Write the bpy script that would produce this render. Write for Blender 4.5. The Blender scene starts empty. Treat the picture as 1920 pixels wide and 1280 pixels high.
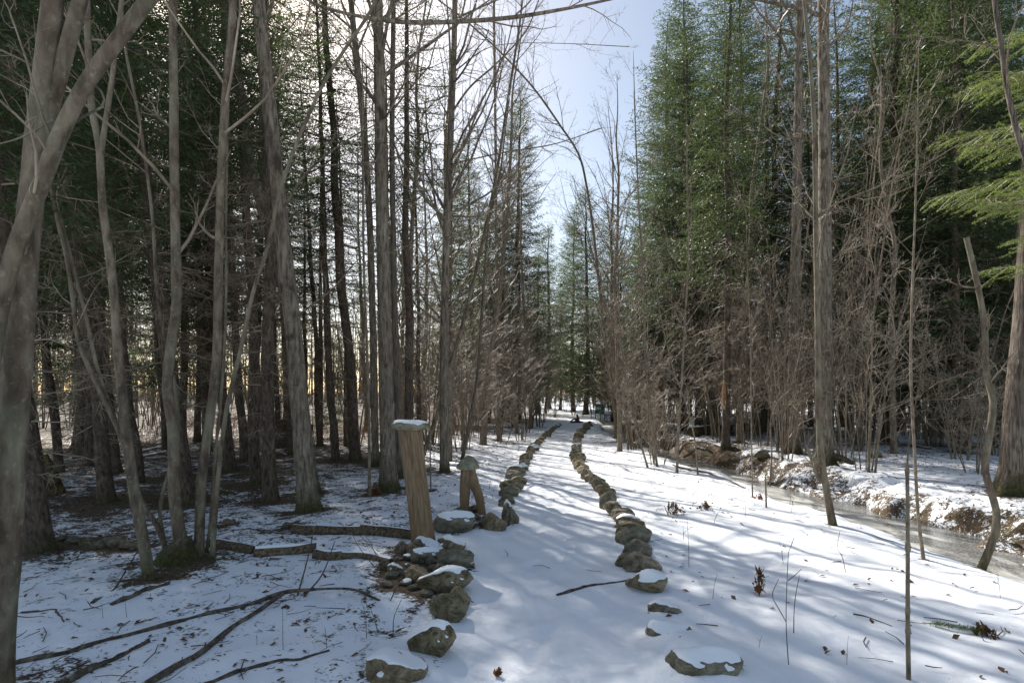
import bpy, bmesh, math, random
import numpy as np
from mathutils import Vector, Euler, Matrix

scene = bpy.context.scene
COL = scene.collection
RNG = np.random.default_rng(7)
random.seed(7)

# ---------------------------------------------------------------- camera
F, CX, CY, EYE = 1067.0, 960.0, 735.0, 1.6      # focal length (px of 1920), principal column, horizon row, eye height
cam_d = bpy.data.cameras.new('camera')
cam_d.sensor_width = 36.0
cam_d.lens = 36.0 * F / 1920.0
cam_d.shift_y = (CY - 640.0) / 1920.0
cam_d.clip_start = 0.05
cam_d.clip_end = 2000.0
cam = bpy.data.objects.new('camera', cam_d)
COL.objects.link(cam)
cam.location = (0, 0, EYE)
cam.rotation_euler = (math.radians(90), 0, 0)
scene.camera = cam

# ---------------------------------------------------------------- light
SUN_AZ, SUN_EL = math.radians(-30), math.radians(39)   # azimuth from +Y, negative = left
sd = Vector((math.sin(SUN_AZ) * math.cos(SUN_EL), math.cos(SUN_AZ) * math.cos(SUN_EL), math.sin(SUN_EL)))
world = bpy.data.worlds.new('World')
scene.world = world
world.use_nodes = True
wn = world.node_tree
bg = wn.nodes['Background']
sky = wn.nodes.new('ShaderNodeTexSky')
sky.sky_type = 'NISHITA'
sky.sun_disc = False
sky.sun_elevation = SUN_EL
sky.sun_rotation = SUN_AZ
sky.air_density = 0.9
sky.dust_density = 0.9
sky.ozone_density = 0.3
wb = wn.nodes.new('ShaderNodeMix'); wb.data_type = 'RGBA'; wb.blend_type = 'MULTIPLY'      # daylight white balance of the camera
wb.inputs['Factor'].default_value = 1.0; wb.inputs['B'].default_value = (1.11, 1.03, 0.91, 1)
wn.links.new(sky.outputs[0], wb.inputs['A']); wn.links.new(wb.outputs['Result'], bg.inputs[0])
bg.inputs[1].default_value = 0.105
sl = bpy.data.lights.new('sun', 'SUN')
sl.energy = 5.0
sl.angle = math.radians(0.6)
sl.color = (1.0, 0.955, 0.89)
so = bpy.data.objects.new('sun', sl)
COL.objects.link(so)
so.rotation_euler = sd.to_track_quat('Z', 'Y').to_euler()
scene.view_settings.view_transform = 'Standard'
scene.view_settings.look = 'None'
scene.view_settings.gamma = 1.0
scene.view_settings.use_curve_mapping = False
scene.view_settings.exposure = 0.85
scene.cycles.max_bounces = 6
scene.cycles.diffuse_bounces = 4
scene.cycles.transmission_bounces = 2

# ---------------------------------------------------------------- noise helpers
def _h(ix, iy, iz, seed):
    n = (ix.astype(np.int64) * 374761393 + iy.astype(np.int64) * 668265263 + iz.astype(np.int64) * 1274126177 + seed * 974711) & 0xffffffff
    n = ((n ^ (n >> 13)) * 1274126177) & 0xffffffff
    n = ((n ^ (n >> 16)) * 668265263) & 0xffffffff
    return ((n ^ (n >> 15)) & 0xffff) / 65535.0
def vn(x, y, z=None, seed=0):
    x = np.asarray(x, float); y = np.asarray(y, float)
    z = np.zeros_like(x) if z is None else np.asarray(z, float)
    ix, iy, iz = np.floor(x), np.floor(y), np.floor(z)
    fx, fy, fz = x - ix, y - iy, z - iz
    fx, fy, fz = [f * f * (3 - 2 * f) for f in (fx, fy, fz)]
    r = 0
    for dx in (0, 1):
        for dy in (0, 1):
            for dz in (0, 1):
                w = (fx if dx else 1 - fx) * (fy if dy else 1 - fy) * (fz if dz else 1 - fz)
                r = r + w * _h(ix + dx, iy + dy, iz + dz, seed)
    return r * 2 - 1
def sstep(a, b, x):
    t = np.clip((x - a) / (b - a), 0, 1)
    return t * t * (3 - 2 * t)

# ---------------------------------------------------------------- terrain
SY = [-40, 3, 5, 7, 9.4, 11.3, 13.5, 17, 21, 25, 30, 40, 60, 120, 400]
SX = [6.2, 5.6, 5.35, 5.25, 5.05, 5.0, 4.75, 4.35, 4.5, 4.8, 5.2, 7.5, 14, 40, 160]
PY = [-40, 2, 4.7, 5.9, 9, 13, 17, 24, 28.5, 34, 60]
PXC = [0.1, 0.25, 0.33, 0.4, 0.72, 0.95, 1.4, 2.6, 3.2, 4.0, 6.0]       # path centre
def xs(y): return np.interp(y, SY, SX)
def xp(y): return np.interp(y, PY, PXC)
PRINTS = []
MOUNDS = []     # (x, y, radius, height) snow humps over buried stones
TERR = [(-2.49, -1.1, ([-2.5, -1.7, -1.0], [6.52, 6.47, 6.4]), 1.6), (-3.05, -1.45, ([-3.05, -2.5, -1.8, -1.2], [5.9, 5.66, 5.56, 5.38]), .8)]
def height(x, y):
    x = np.asarray(x, float); y = np.asarray(y, float)
    s = x - xs(y) + 0.24 * vn(x * 0.9, y * 0.9, seed=3) + 0.12 * vn(x * 3.1, y * 3.1, seed=4)
    h = 0.10 * vn(x * 0.16, y * 0.16, seed=1) * sstep(2, 9, np.hypot(x - xp(y), y * 0.15)) + 0.035 * vn(x * 0.7, y * 0.7, seed=2)
    h = h + 0.017 * vn(x * 2.6, y * 2.6, seed=5) + 0.008 * vn(x * 7, y * 7, seed=6)
    dp = np.abs(x - xp(y))
    h = h * (0.45 + 0.55 * sstep(0.5, 1.4, dp)) - 0.03 * (1 - sstep(0.45, 0.85, dp))
    drop = -0.46 * sstep(-1.05, -0.2, s)
    rise = 0.58 * sstep(0.2, 0.95, s + 0.25 * vn(x * 1.3, y * 1.3, seed=14))
    rough = 0.09 * vn(x * 4.2, y * 4.2, seed=8) * sstep(0.2, 0.5, s) * (1 - sstep(1.2, 2.2, s))
    h = h + drop + rise + rough
    h = h + 0.25 * sstep(-9, -30, x) * 0 + 0.5 * sstep(30, 90, y)
    for (xa, xb, Yl, back) in TERR:        # the two beds held up by the edging logs
        yl = np.interp(x, Yl[0], Yl[1]); h = h + 0.06 * sstep(yl - 0.02, yl + 0.07, y) * (1 - sstep(yl + back * .4, yl + back, y)) * sstep(xa - .25, xa + .1, x) * (1 - sstep(xb - .15, xb + .1, x))
    for (fx, fy, fa) in PRINTS:            # old, half-filled footprints
        u = (x - fx) * math.cos(fa) + (y - fy) * math.sin(fa); v = -(x - fx) * math.sin(fa) + (y - fy) * math.cos(fa)
        h = h - .036 * np.exp(-((u / .062) ** 2 + (v / .14) ** 2) ** 2) + .010 * np.exp(-((u / .12) ** 2 + ((v + .04) / .22) ** 2))
    for (mx, my, mr, mh) in MOUNDS:
        h = h + mh * np.exp(-((x - mx) ** 2 + (y - my) ** 2) / mr ** 2)
    return h
def hz(x, y): return float(height(np.array([x]), np.array([y]))[0])
def gp(px, py):
    """ground point seen at photo pixel (px, py)"""
    dx, dz = (px - CX) / F, (CY - py) / F
    t = np.linspace(1.0, 70, 3000)
    z = EYE + dz * t - height(dx * t, t)
    i = int(np.argmax(z < 0))
    if z[i] >= 0: i = len(t) - 1
    T = t[max(i - 1, 0)] + (t[1] - t[0]) * 0.5
    return Vector((dx * T, T, hz(dx * T, T)))
def pt(px, py, Y): return np.array([(px - CX) / F * Y, Y, EYE + (CY - py) / F * Y])
def pxw(w, Y): return w / F * Y      # a width in pixels at depth Y, in metres

# ---------------------------------------------------------------- materials
def new_mat(name):
    m = bpy.data.materials.new(name); m.use_nodes = True
    nt = m.node_tree
    return m, nt, nt.nodes['Principled BSDF'], nt.nodes['Material Output']
def node(nt, t, **kw):
    n = nt.nodes.new(t)
    for k, v in kw.items(): setattr(n, k, v)
    return n
def coords(nt, scale=(1, 1, 1), kind='Object'):
    tc = node(nt, 'ShaderNodeTexCoord'); mp = node(nt, 'ShaderNodeMapping')
    mp.inputs['Scale'].default_value = scale
    nt.links.new(tc.outputs[kind], mp.inputs[0]); return mp.outputs[0]
def noise(nt, vec, scale, detail=4, rough=0.55, dist=0.0):
    n = node(nt, 'ShaderNodeTexNoise'); n.inputs['Scale'].default_value = scale
    n.inputs['Detail'].default_value = detail; n.inputs['Roughness'].default_value = rough
    n.inputs['Distortion'].default_value = dist
    nt.links.new(vec, n.inputs['Vector']); return n.outputs[0]
def ramp(nt, fac, stops):
    r = node(nt, 'ShaderNodeValToRGB'); e = r.color_ramp.elements
    while len(e) < len(stops): e.new(0.5)
    for i, (p, c) in enumerate(stops):
        e[i].position = p; e[i].color = (c if len(c) == 4 else (*c, 1)) if not isinstance(c, float) else (c, c, c, 1)
    nt.links.new(fac, r.inputs[0]); return r.outputs[0]
def mix(nt, fac, a, b, typ='MIX'):
    m = node(nt, 'ShaderNodeMix', data_type='RGBA', blend_type=typ)
    for s, v in ((m.inputs['Factor'], fac), (m.inputs['A'], a), (m.inputs['B'], b)):
        if isinstance(v, (tuple, list)): s.default_value = (*v, 1) if len(v) == 3 else v
        elif isinstance(v, (int, float)): s.default_value = v
        else: nt.links.new(v, s)
    return m.outputs['Result']
def math_n(nt, op, a, b=0.5, clamp=False):
    m = node(nt, 'ShaderNodeMath', operation=op, use_clamp=clamp)
    for s, v in ((m.inputs[0], a), (m.inputs[1], b)):
        if isinstance(v, (int, float)): s.default_value = v
        else: nt.links.new(v, s)
    return m.outputs[0]
def bump(nt, bs, hgt, strength=0.5, dist=0.02):
    b = node(nt, 'ShaderNodeBump'); b.inputs['Strength'].default_value = strength; b.inputs['Distance'].default_value = dist
    nt.links.new(hgt, b.inputs['Height']); nt.links.new(b.outputs[0], bs.inputs['Normal'])
def sepz(nt, kind='Object'):
    tc = node(nt, 'ShaderNodeTexCoord'); s = node(nt, 'ShaderNodeSeparateXYZ')
    nt.links.new(tc.outputs[kind], s.inputs[0]); return s.outputs[2]
def orand(nt): return node(nt, 'ShaderNodeObjectInfo').outputs['Random']

def bark(name, c_dark, c_mid, c_light, furrow=(30, 30, 4), lichen=None, bands=False, moss=0.0, bmp=0.6, fs=1.0, rough=.88):
    m, nt, bs, out = new_mat(name)
    f = noise(nt, coords(nt, furrow), fs, 6, 0.6, 0.4)
    col = ramp(nt, f, [(0.36, c_dark), (0.5, c_mid), (0.66, c_light)])
    big = noise(nt, coords(nt, (1.2, 1.2, 0.7)), 2.2, 3)
    col = mix(nt, ramp(nt, big, [(0.35, 0.0), (0.7, 0.55)]), col, c_dark)
    if lichen:
        lf = noise(nt, coords(nt, (1, 1, 0.8)), 34, 4, 0.6)
        col = mix(nt, ramp(nt, lf, [(0.58, 0.0), (0.68, 0.32)]), col, lichen)
        lf2 = noise(nt, coords(nt, (1, 1, 0.6)), 3.2, 3, 0.6)
        col = mix(nt, ramp(nt, lf2, [(0.48, 0.0), (0.72, 0.42)]), col, (lichen[0] * .8, lichen[1] * .86, lichen[2] * .75))
    if bands:
        bf = noise(nt, coords(nt, (11, 11, 48)), 1.0, 3, 0.6)
        col = mix(nt, ramp(nt, bf, [(0.60, 0.0), (0.72, 0.8)]), col, (c_dark[0] * .55, c_dark[1] * .55, c_dark[2] * .55))
        sc = noise(nt, coords(nt, (2.2, 2.2, 1.6)), 1.6, 3, 0.5, 0.3)
        col = mix(nt, ramp(nt, sc, [(0.63, 0.0), (0.69, 0.8)]), col, (c_dark[0] * .5, c_dark[1] * .5, c_dark[2] * .5))
    if moss > 0:
        z = sepz(nt); mn = noise(nt, coords(nt), 7, 4, 0.6)
        k = math_n(nt, 'SUBTRACT', math_n(nt, 'MULTIPLY', mn, moss * 2.0), z)
        mk = ramp(nt, k, [(0.0, 0.0), (0.25, 0.9)])
        mcol = ramp(nt, noise(nt, coords(nt), 30, 3), [(0.3, (0.018, 0.018, 0.008)), (0.7, (0.09, 0.085, 0.022))])
        col = mix(nt, mk, col, mcol)
    nt.links.new(col, bs.inputs['Base Color'])
    bs.inputs['Roughness'].default_value = rough
    bs.inputs['Specular IOR Level'].default_value = 0.25 if rough > .6 else 0.5
    if bmp: bump(nt, bs, f, bmp, 0.02)
    return m

M = {}
M['maple'] = bark('bark_smooth_lichen', (.07, .053, .037), (.155, .12, .085), (.25, .205, .15), (14, 14, 5), lichen=(.36, .36, .28), moss=0.22, bmp=0.7)
M['poplar'] = bark('bark_grey_banded', (.075, .058, .042), (.195, .16, .12), (.32, .275, .215), (26, 26, 5), bands=True, moss=0.3, bmp=1.0)
M['spruce'] = bark('bark_brown_scaly', (.04, .03, .024), (.105, .078, .058), (.175, .135, .10), (24, 24, 9), moss=0.2, bmp=0.9)
M['furrowed'] = bark('bark_furrowed', (.05, .04, .032), (.15, .12, .095), (.25, .21, .165), (42, 42, 4), moss=0.35, bmp=1.0)
M['sapling'] = bark('bark_sapling', (.10, .078, .055), (.21, .17, .125), (.31, .26, .19), (20, 20, 10), bmp=0.3)
M['twig'] = bark('twig_brown', (.12, .09, .06), (.27, .215, .15), (.42, .345, .25), (3, 3, 3), bmp=0.0, rough=.5)
M['twig_grey'] = bark('twig_grey', (.12, .09, .062), (.26, .20, .14), (.42, .345, .25), (3, 3, 3), bmp=0.0, rough=.5)
M['deadwood'] = bark('dead_branch', (.045, .034, .026), (.115, .088, .066), (.23, .185, .14), (22, 22, 22), bmp=0.6)
M['logbark'] = bark('log_bark', (.045, .032, .021), (.15, .107, .067), (.30, .225, .145), (34, 34, 34), bmp=0.9)
M['redrot'] = bark('rotten_red_wood', (.06, .028, .018), (.19, .095, .06), (.32, .19, .13), (14, 14, 14), bmp=0.9)
M['mosslog'] = bark('mossy_log', (.035, .028, .012), (.10, .075, .035), (.17, .13, .06), (10, 10, 10), bmp=0.9)

def mat_wood():
    m, nt, bs, out = new_mat('weathered_wood')
    f = noise(nt, coords(nt, (55, 55, 4.5)), 1.0, 8, 0.7, 0.6)
    col = ramp(nt, f, [(0.28, (.05, .03, .016)), (0.44, (.19, .125, .07)), (0.58, (.30, .21, .125)), (0.78, (.44, .34, .23))])
    z = sepz(nt)
    w = ramp(nt, math_n(nt, 'SUBTRACT', math_n(nt, 'MULTIPLY', noise(nt, coords(nt, (5, 5, 1.2)), 1, 4), 1.1), z), [(0.0, 0.0), (0.5, 0.75)])
    col = mix(nt, w, col, (.19, .115, .05))
    nt.links.new(col, bs.inputs['Base Color']); bs.inputs['Roughness'].default_value = 0.85
    bump(nt, bs, f, 0.9, 0.02)
    return m
M['wood'] = mat_wood()

def mat_stone(name, dark, mid, light, moss=0.4):
    m, nt, bs, out = new_mat(name)
    v = coords(nt, (1, 1, 1), 'Object')
    n1 = noise(nt, v, 3.5, 6, 0.62, 0.5); n2 = noise(nt, v, 22, 4, 0.6)
    col = ramp(nt, n1, [(0.36, dark), (0.5, mid), (0.64, light)])
    col = mix(nt, 0.4, col, ramp(nt, n2, [(0.3, (.10, .10, .09)), (0.7, (.9, .86, .78))]), 'OVERLAY')
    r = orand(nt)
    col = mix(nt, 0.35, col, ramp(nt, r, [(0.0, (.7, .6, .5)), (0.5, (1.0, .86, .66)), (1.0, (.85, .77, .62))]), 'MULTIPLY')
    if moss:
        mn = noise(nt, v, 5.0, 5, 0.65)
        mm = math_n(nt, 'MULTIPLY', ramp(nt, mn, [(0.53, 0.0), (0.63, 1.0)]), moss)
        col = mix(nt, mm, col, ramp(nt, noise(nt, v, 40, 2), [(0.3, (.03, .028, .008)), (0.7, (.17, .145, .03))]))
    nt.links.new(col, bs.inputs['Base Color']); bs.inputs['Roughness'].default_value = 0.85
    bump(nt, bs, mix(nt, 0.5, n1, n2), 1.0, 0.12)
    return m
M['stone_grey'] = mat_stone('stone_grey', (.16, .135, .10), (.38, .33, .26), (.58, .52, .44), 0.4)
M['stone_tan'] = mat_stone('stone_tan', (.18, .135, .085), (.42, .34, .22), (.60, .51, .37), 0.35)
M['stone_moss'] = mat_stone('stone_mossy', (.14, .115, .07), (.33, .28, .18), (.50, .44, .31), 0.9)
M['stone_olive'] = mat_stone('stone_olive', (.15, .145, .11), (.29, .28, .21), (.42, .41, .32), 0.2)

def mat_snow():
    m, nt, bs, out = new_mat('snow')
    bs.inputs['Base Color'].default_value = (.87, .885, .91, 1); bs.inputs['Roughness'].default_value = 0.6
    bs.inputs['Specular IOR Level'].default_value = 0.3
    bump(nt, bs, noise(nt, coords(nt), 40, 4), 0.25, 0.01)
    return m
M['snow'] = mat_snow()

def mat_ground():
    m, nt, bs, out = new_mat('snow_over_litter')
    at = node(nt, 'ShaderNodeAttribute', attribute_name='litter')
    v = coords(nt, (1, 1, 1), 'Object')
    a = noise(nt, v, 3.0, 7, 0.68, 0.8)
    b = noise(nt, v, 17.0, 5, 0.62, 1.2)
    c = noise(nt, coords(nt, (0.8, 1.6, 1)), 45.0, 3, 0.6, 0.6)
    s = math_n(nt, 'ADD', math_n(nt, 'MULTIPLY', a, 0.55), math_n(nt, 'MULTIPLY', b, 0.45))
    s = math_n(nt, 'ADD', math_n(nt, 'MULTIPLY', s, 0.8), math_n(nt, 'MULTIPLY', c, 0.2))
    thr = math_n(nt, 'SUBTRACT', 0.662, math_n(nt, 'MULTIPLY', at.outputs['Fac'], 0.27))
    k = math_n(nt, 'MULTIPLY', math_n(nt, 'SUBTRACT', s, thr), 28.0, True)
    lit = ramp(nt, noise(nt, v, 34, 4, 0.6), [(0.28, (.022, .016, .010)), (0.5, (.085, .058, .034)), (0.68, (.17, .115, .065)), (0.8, (.22, .17, .11))])
    grn = ramp(nt, noise(nt, v, 1.9, 4, 0.6), [(0.56, 0.0), (0.66, 0.6)])
    lit = mix(nt, grn, lit, (.055, .06, .016))
    sn = ramp(nt, noise(nt, v, 1.1, 3), [(0.3, (.84, .86, .895)), (0.7, (.885, .895, .915))])
    col = mix(nt, k, sn, lit)
    nt.links.new(col, bs.inputs['Base Color'])
    nt.links.new(ramp(nt, k, [(0, 0.55), (1, 0.9)]), bs.inputs['Roughness'])
    bs.inputs['Specular IOR Level'].default_value = 0.25
    hgt = math_n(nt, 'ADD', math_n(nt, 'MULTIPLY', k, -0.6), math_n(nt, 'MULTIPLY', noise(nt, v, 26, 5, 0.6), 0.35))
    bump(nt, bs, hgt, 0.5, 0.03)
    return m
M['ground'] = mat_ground()

def mat_ice():
    m, nt, bs, out = new_mat('stream_ice')
    at = node(nt, 'ShaderNodeAttribute', attribute_name='across')
    v = coords(nt, (1, 0.45, 1))
    n = noise(nt, v, 2.2, 6, 0.6, 0.5)
    k = math_n(nt, 'ADD', at.outputs['Fac'], math_n(nt, 'MULTIPLY', math_n(nt, 'SUBTRACT', n, 0.5), 1.3))
    g = noise(nt, coords(nt), 42, 3, 0.7)
    wet = ramp(nt, g, [(0.3, (.08, .08, .072)), (0.55, (.20, .20, .185)), (0.7, (.5, .5, .49))])
    frost = ramp(nt, noise(nt, v, 6, 5), [(0.3, (.36, .35, .31)), (0.55, (.52, .51, .47)), (0.75, (.76, .76, .75))])
    col = mix(nt, ramp(nt, k, [(0.45, 0.0), (0.58, 1.0)]), frost, wet)
    nt.links.new(col, bs.inputs['Base Color'])
    nt.links.new(ramp(nt, k, [(0.4, 0.4), (0.6, 0.14)]), bs.inputs['Roughness'])
    bump(nt, bs, g, 0.25, 0.01)
    return m
M['ice'] = mat_ice()

def mat_leafy(name, c1, c2, trans, tcol, rough=0.5):
    m, nt, bs, out = new_mat(name)
    v = coords(nt, (1, 1, 1))
    n = noise(nt, v, 1.7, 3)
    col = ramp(nt, n, [(0.3, c1), (0.7, c2)])
    col = mix(nt, 0.5, col, ramp(nt, orand(nt), [(0.0, (.62, .70, .62)), (1.0, (1.0, 1.0, .9))]), 'MULTIPLY')
    nt.links.new(col, bs.inputs['Base Color']); bs.inputs['Roughness'].default_value = rough
    bs.inputs['Specular IOR Level'].default_value = 0.35
    tr = node(nt, 'ShaderNodeBsdfTranslucent'); tr.inputs[0].default_value = (*tcol, 1)
    mx = node(nt, 'ShaderNodeMixShader'); mx.inputs[0].default_value = trans
    nt.links.new(bs.outputs[0], mx.inputs[1]); nt.links.new(tr.outputs[0], mx.inputs[2]); nt.links.new(mx.outputs[0], out.inputs[0])
    return m
M['needle'] = mat_leafy('spruce_needles', (.026, .044, .021), (.062, .088, .04), 0.3, (.13, .18, .055))
M['needle_blue'] = mat_leafy('spruce_needles_bluish', (.042, .068, .036), (.09, .12, .065), 0.3, (.15, .20, .08))
M['fir'] = mat_leafy('fir_needles', (.05, .085, .02), (.10, .15, .036), 0.4, (.25, .33, .06))
M['deadleaf'] = mat_leafy('dead_leaves', (.05, .028, .014), (.17, .095, .045), 0.2, (.25, .12, .04), 0.7)
M['rustleaf'] = mat_leafy('rust_leaves', (.14, .055, .022), (.26, .11, .045), 0.3, (.40, .15, .04), 0.7)
M['drygrass'] = mat_leafy('dry_grass', (.22, .12, .06), (.36, .22, .12), 0.3, (.4, .25, .12), 0.8)
def plain(name, col, rough=0.6):
    m, nt, bs, out = new_mat(name)
    c = mix(nt, ramp(nt, noise(nt, coords(nt), 9, 4), [(0.3, 0.0), (0.7, 0.5)]), col, tuple(x * .6 for x in col))
    nt.links.new(c, bs.inputs['Base Color']); bs.inputs['Roughness'].default_value = rough
    return m
M['green_paint'] = plain('dark_green_paint', (.035, .10, .085), 0.45)
M['rawwood'] = plain('bare_orange_wood', (.42, .22, .10), 0.8)

# ---------------------------------------------------------------- mesh helpers
class MB:
    def __init__(s): s.v = []; s.q = []; s.t = []; s.n = 0
    def add(s, V, Q=None, T=None):
        V = np.asarray(V, float).reshape(-1, 3)
        s.v.append(V)
        if Q is not None and len(Q): s.q.append(np.asarray(Q).reshape(-1, 4) + s.n)
        if T is not None and len(T): s.t.append(np.asarray(T).reshape(-1, 3) + s.n)
        s.n += len(V)
    def mesh(s, name, mat, smooth=True, origin=None):
        V = np.concatenate(s.v) if s.v else np.zeros((0, 3))
        if origin is not None: V = V - np.asarray(origin)
        Q = np.concatenate(s.q) if s.q else np.zeros((0, 4), int)
        T = np.concatenate(s.t) if s.t else np.zeros((0, 3), int)
        me = bpy.data.meshes.new(name)
        me.vertices.add(len(V)); me.vertices.foreach_set('co', V.astype(np.float32).ravel())
        me.loops.add(len(Q) * 4 + len(T) * 3)
        me.loops.foreach_set('vertex_index', np.concatenate([Q.ravel(), T.ravel()]).astype(np.int32))
        me.polygons.add(len(Q) + len(T))
        ls = np.concatenate([np.arange(len(Q)) * 4, len(Q) * 4 + np.arange(len(T)) * 3]).astype(np.int32)
        me.polygons.foreach_set('loop_start', ls)
        me.polygons.foreach_set('use_smooth', np.full(len(Q) + len(T), smooth))
        me.update(calc_edges=True)
        me.materials.append(mat)
        return me
    def obj(s, name, mat, parent=None, smooth=True, origin=None):
        o = bpy.data.objects.new(name, s.mesh(name, mat, smooth, origin)); COL.objects.link(o)
        if parent is not None: o.parent = parent
        return o
def tag(o, label=None, cat=None, group=None, kind=None):
    for k, v in (('label', label), ('category', cat), ('group', group), ('kind', kind)):
        if v: o[k] = v
    return o
def empty(name, loc, label, cat, group=None):
    o = bpy.data.objects.new(name, None); o.empty_display_size = 0.1; COL.objects.link(o); o.location = loc
    return tag(o, label, cat, group)
def copy_tree(o, parent=None):
    c = o.copy(); COL.objects.link(c)
    if parent is not None: c.parent = parent
    for ch in o.children: copy_tree(ch, c)
    return c

def norm(a): return a / np.maximum(np.linalg.norm(a, axis=-1, keepdims=True), 1e-9)
def tubes(mb, P, R, S=3, cap=False):
    """many tubes at once: P (N,K,3), R (N,K)"""
    P = np.asarray(P, float); R = np.asarray(R, float)
    N, K = P.shape[:2]
    if N == 0: return
    T = np.empty_like(P); T[:, 1:-1] = P[:, 2:] - P[:, :-2]; T[:, 0] = P[:, 1] - P[:, 0]; T[:, -1] = P[:, -1] - P[:, -2]
    T = norm(T); mean = norm(P[:, -1] - P[:, 0])
    ref = np.where(np.abs(mean[:, 2:3]) > 0.8, np.array([[1.0, 0, 0]]), np.array([[0, 0, 1.0]]))
    A = norm(np.cross(T, ref[:, None, :])); B = np.cross(T, A)
    th = np.arange(S) * 2 * np.pi / S
    V = P[:, :, None, :] + R[:, :, None, None] * (A[:, :, None, :] * np.cos(th)[None, None, :, None] + B[:, :, None, :] * np.sin(th)[None, None, :, None])
    n, k, s = np.meshgrid(np.arange(N), np.arange(K - 1), np.arange(S), indexing='ij')
    base = n * K * S + k * S; s2 = (s + 1) % S
    Q = np.stack([base + s, base + s2, base + S + s2, base + S + s], -1)
    mb.add(V.reshape(-1, 3), Q.reshape(-1, 4))
def spline(pts, n):
    """Catmull-Rom through pts, n samples"""
    p = np.asarray(pts, float)
    if len(p) == 2: return p[0] + (p[1] - p[0]) * np.linspace(0, 1, n)[:, None]
    q = np.vstack([2 * p[0] - p[1], p, 2 * p[-1] - p[-2]])
    seg = np.concatenate([[0], np.cumsum(np.linalg.norm(np.diff(p[:, :3], axis=0), axis=1))])
    u = np.linspace(0, seg[-1], n); out = []
    for x in u:
        i = min(int(np.searchsorted(seg, x, 'right')) - 1, len(p) - 2); t = (x - seg[i]) / max(seg[i + 1] - seg[i], 1e-9)
        a, b, c, d = q[i], q[i + 1], q[i + 2], q[i + 3]
        out.append(0.5 * ((2 * b) + (c - a) * t + (2 * a - 5 * b + 4 * c - d) * t * t + (3 * b - a - 3 * c + d) * t ** 3))
    return np.array(out)
def bole(mb, pts, rad, S=14, flare=0.0, lobes=5, seed=0, step=0.09, bumpy=0.05, cap=True):
    """one trunk: pts (K,3), rad (K) -> smooth uneven tube with a root flare at its foot"""
    pts = np.asarray(pts, float); rad = np.asarray(rad, float)
    L = np.sum(np.linalg.norm(np.diff(pts, axis=0), axis=1))
    n = int(np.clip(L / step, 6, 110))
    C = spline(np.hstack([pts, rad[:, None]]), n); P, R = C[:, :3], np.maximum(C[:, 3], 0.003)
    if flare > 0:      # denser rings near the foot
        P = np.vstack([P[:1] + (P[1:2] - P[:1]) * f for f in (0, .2, .4, .6, .8)] + [P[1:]]); R = np.concatenate([[R[0]] * 5, R[1:]])
    K = len(P); T = norm(np.gradient(P, axis=0))
    ref = np.array([1.0, 0, 0]) if abs(norm(P[-1] - P[0])[2]) > 0.6 else np.array([0, 0, 1.0])
    A = norm(np.cross(T, ref)); B = np.cross(T, A)
    th = np.arange(S) * 2 * np.pi / S
    d = np.concatenate([[0], np.cumsum(np.linalg.norm(np.diff(P, axis=0), axis=1))])
    th2 = np.broadcast_to(th, (K, S)); dd = d[:, None] + 0 * th2
    prof = 1 + bumpy * vn(np.cos(th2) * 1.5 + 7, np.sin(th2) * 1.5 + dd * 2.2, dd * 1.1 + seed, seed=seed)
    prof = prof + 0.5 * bumpy * vn(np.cos(th2) * 4, np.sin(th2) * 4, dd * 6, seed=seed + 1)
    if flare > 0:
        rb = rad[0]
        ph = (seed * 1.7) % 6.28
        lob = 0.55 + 0.45 * np.cos(lobes * th2 + ph + 0.8 * np.sin(th2 * 2 + seed))
        prof = prof + flare * np.exp(-dd / (1.1 * rb + 0.05)) * (0.35 + 0.9 * lob)
    V = P[:, None, :] + (R[:, None] * prof)[..., None] * (A[:, None, :] * np.cos(th2)[..., None] + B[:, None, :] * np.sin(th2)[..., None])
    k, s = np.meshgrid(np.arange(K - 1), np.arange(S), indexing='ij'); s2 = (s + 1) % S
    Q = np.stack([k * S + s, k * S + s2, (k + 1) * S + s2, (k + 1) * S + s], -1).reshape(-1, 4)
    mb.add(V.reshape(-1, 3), Q)
    if cap:
        top = np.vstack([V[-1], P[-1:]]); mb.add(top, None, [[i, (i + 1) % S, S] for i in range(S)])
        bot = np.vstack([V[0], P[:1]]); mb.add(bot, None, [[(i + 1) % S, i, S] for i in range(S)])
    return P, R
def kids(P, R, n, t0, t1, lf, ang, up, K, wander, rf, rng, lmin=0.08, rmin=0.0022, shrink=0.65):
    """children polylines of polylines"""
    N, Kp = P.shape[:2]
    plen = np.sum(np.linalg.norm(np.diff(P, axis=1), axis=2), axis=1)
    idx = np.repeat(np.arange(N), n); m = len(idx)
    t = rng.uniform(t0, t1, m); f = t * (Kp - 1) * 0.9999; i = f.astype(int); a = (f - i)[:, None]
    pos = P[idx, i] * (1 - a) + P[idx, i + 1] * a
    d0 = norm(P[idx, i + 1] - P[idx, i]); rp = R[idx, i] * (1 - a[:, 0]) + R[idx, i + 1] * a[:, 0]
    perp = norm(np.cross(d0, rng.normal(size=(m, 3))))
    an = np.radians(rng.normal(ang, 13, m))[:, None]
    d = norm(d0 * np.cos(an) + perp * np.sin(an))
    L = np.maximum(plen[idx] * lf * (1 - shrink * t) * rng.uniform(0.55, 1.25, m), lmin)
    out = np.empty((m, K, 3)); out[:, 0] = pos; p = pos.copy()
    for k in range(1, K):
        d = norm(d + np.array([0, 0, up / K]) + wander * rng.normal(size=(m, 3)))
        p = p + d * (L / (K - 1))[:, None]; out[:, k] = p
    r0 = np.clip(rp * rf, rmin, None); RR = np.maximum(r0[:, None] * np.linspace(1, 0.3, K)[None], rmin * 0.6)
    return out, RR
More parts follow.
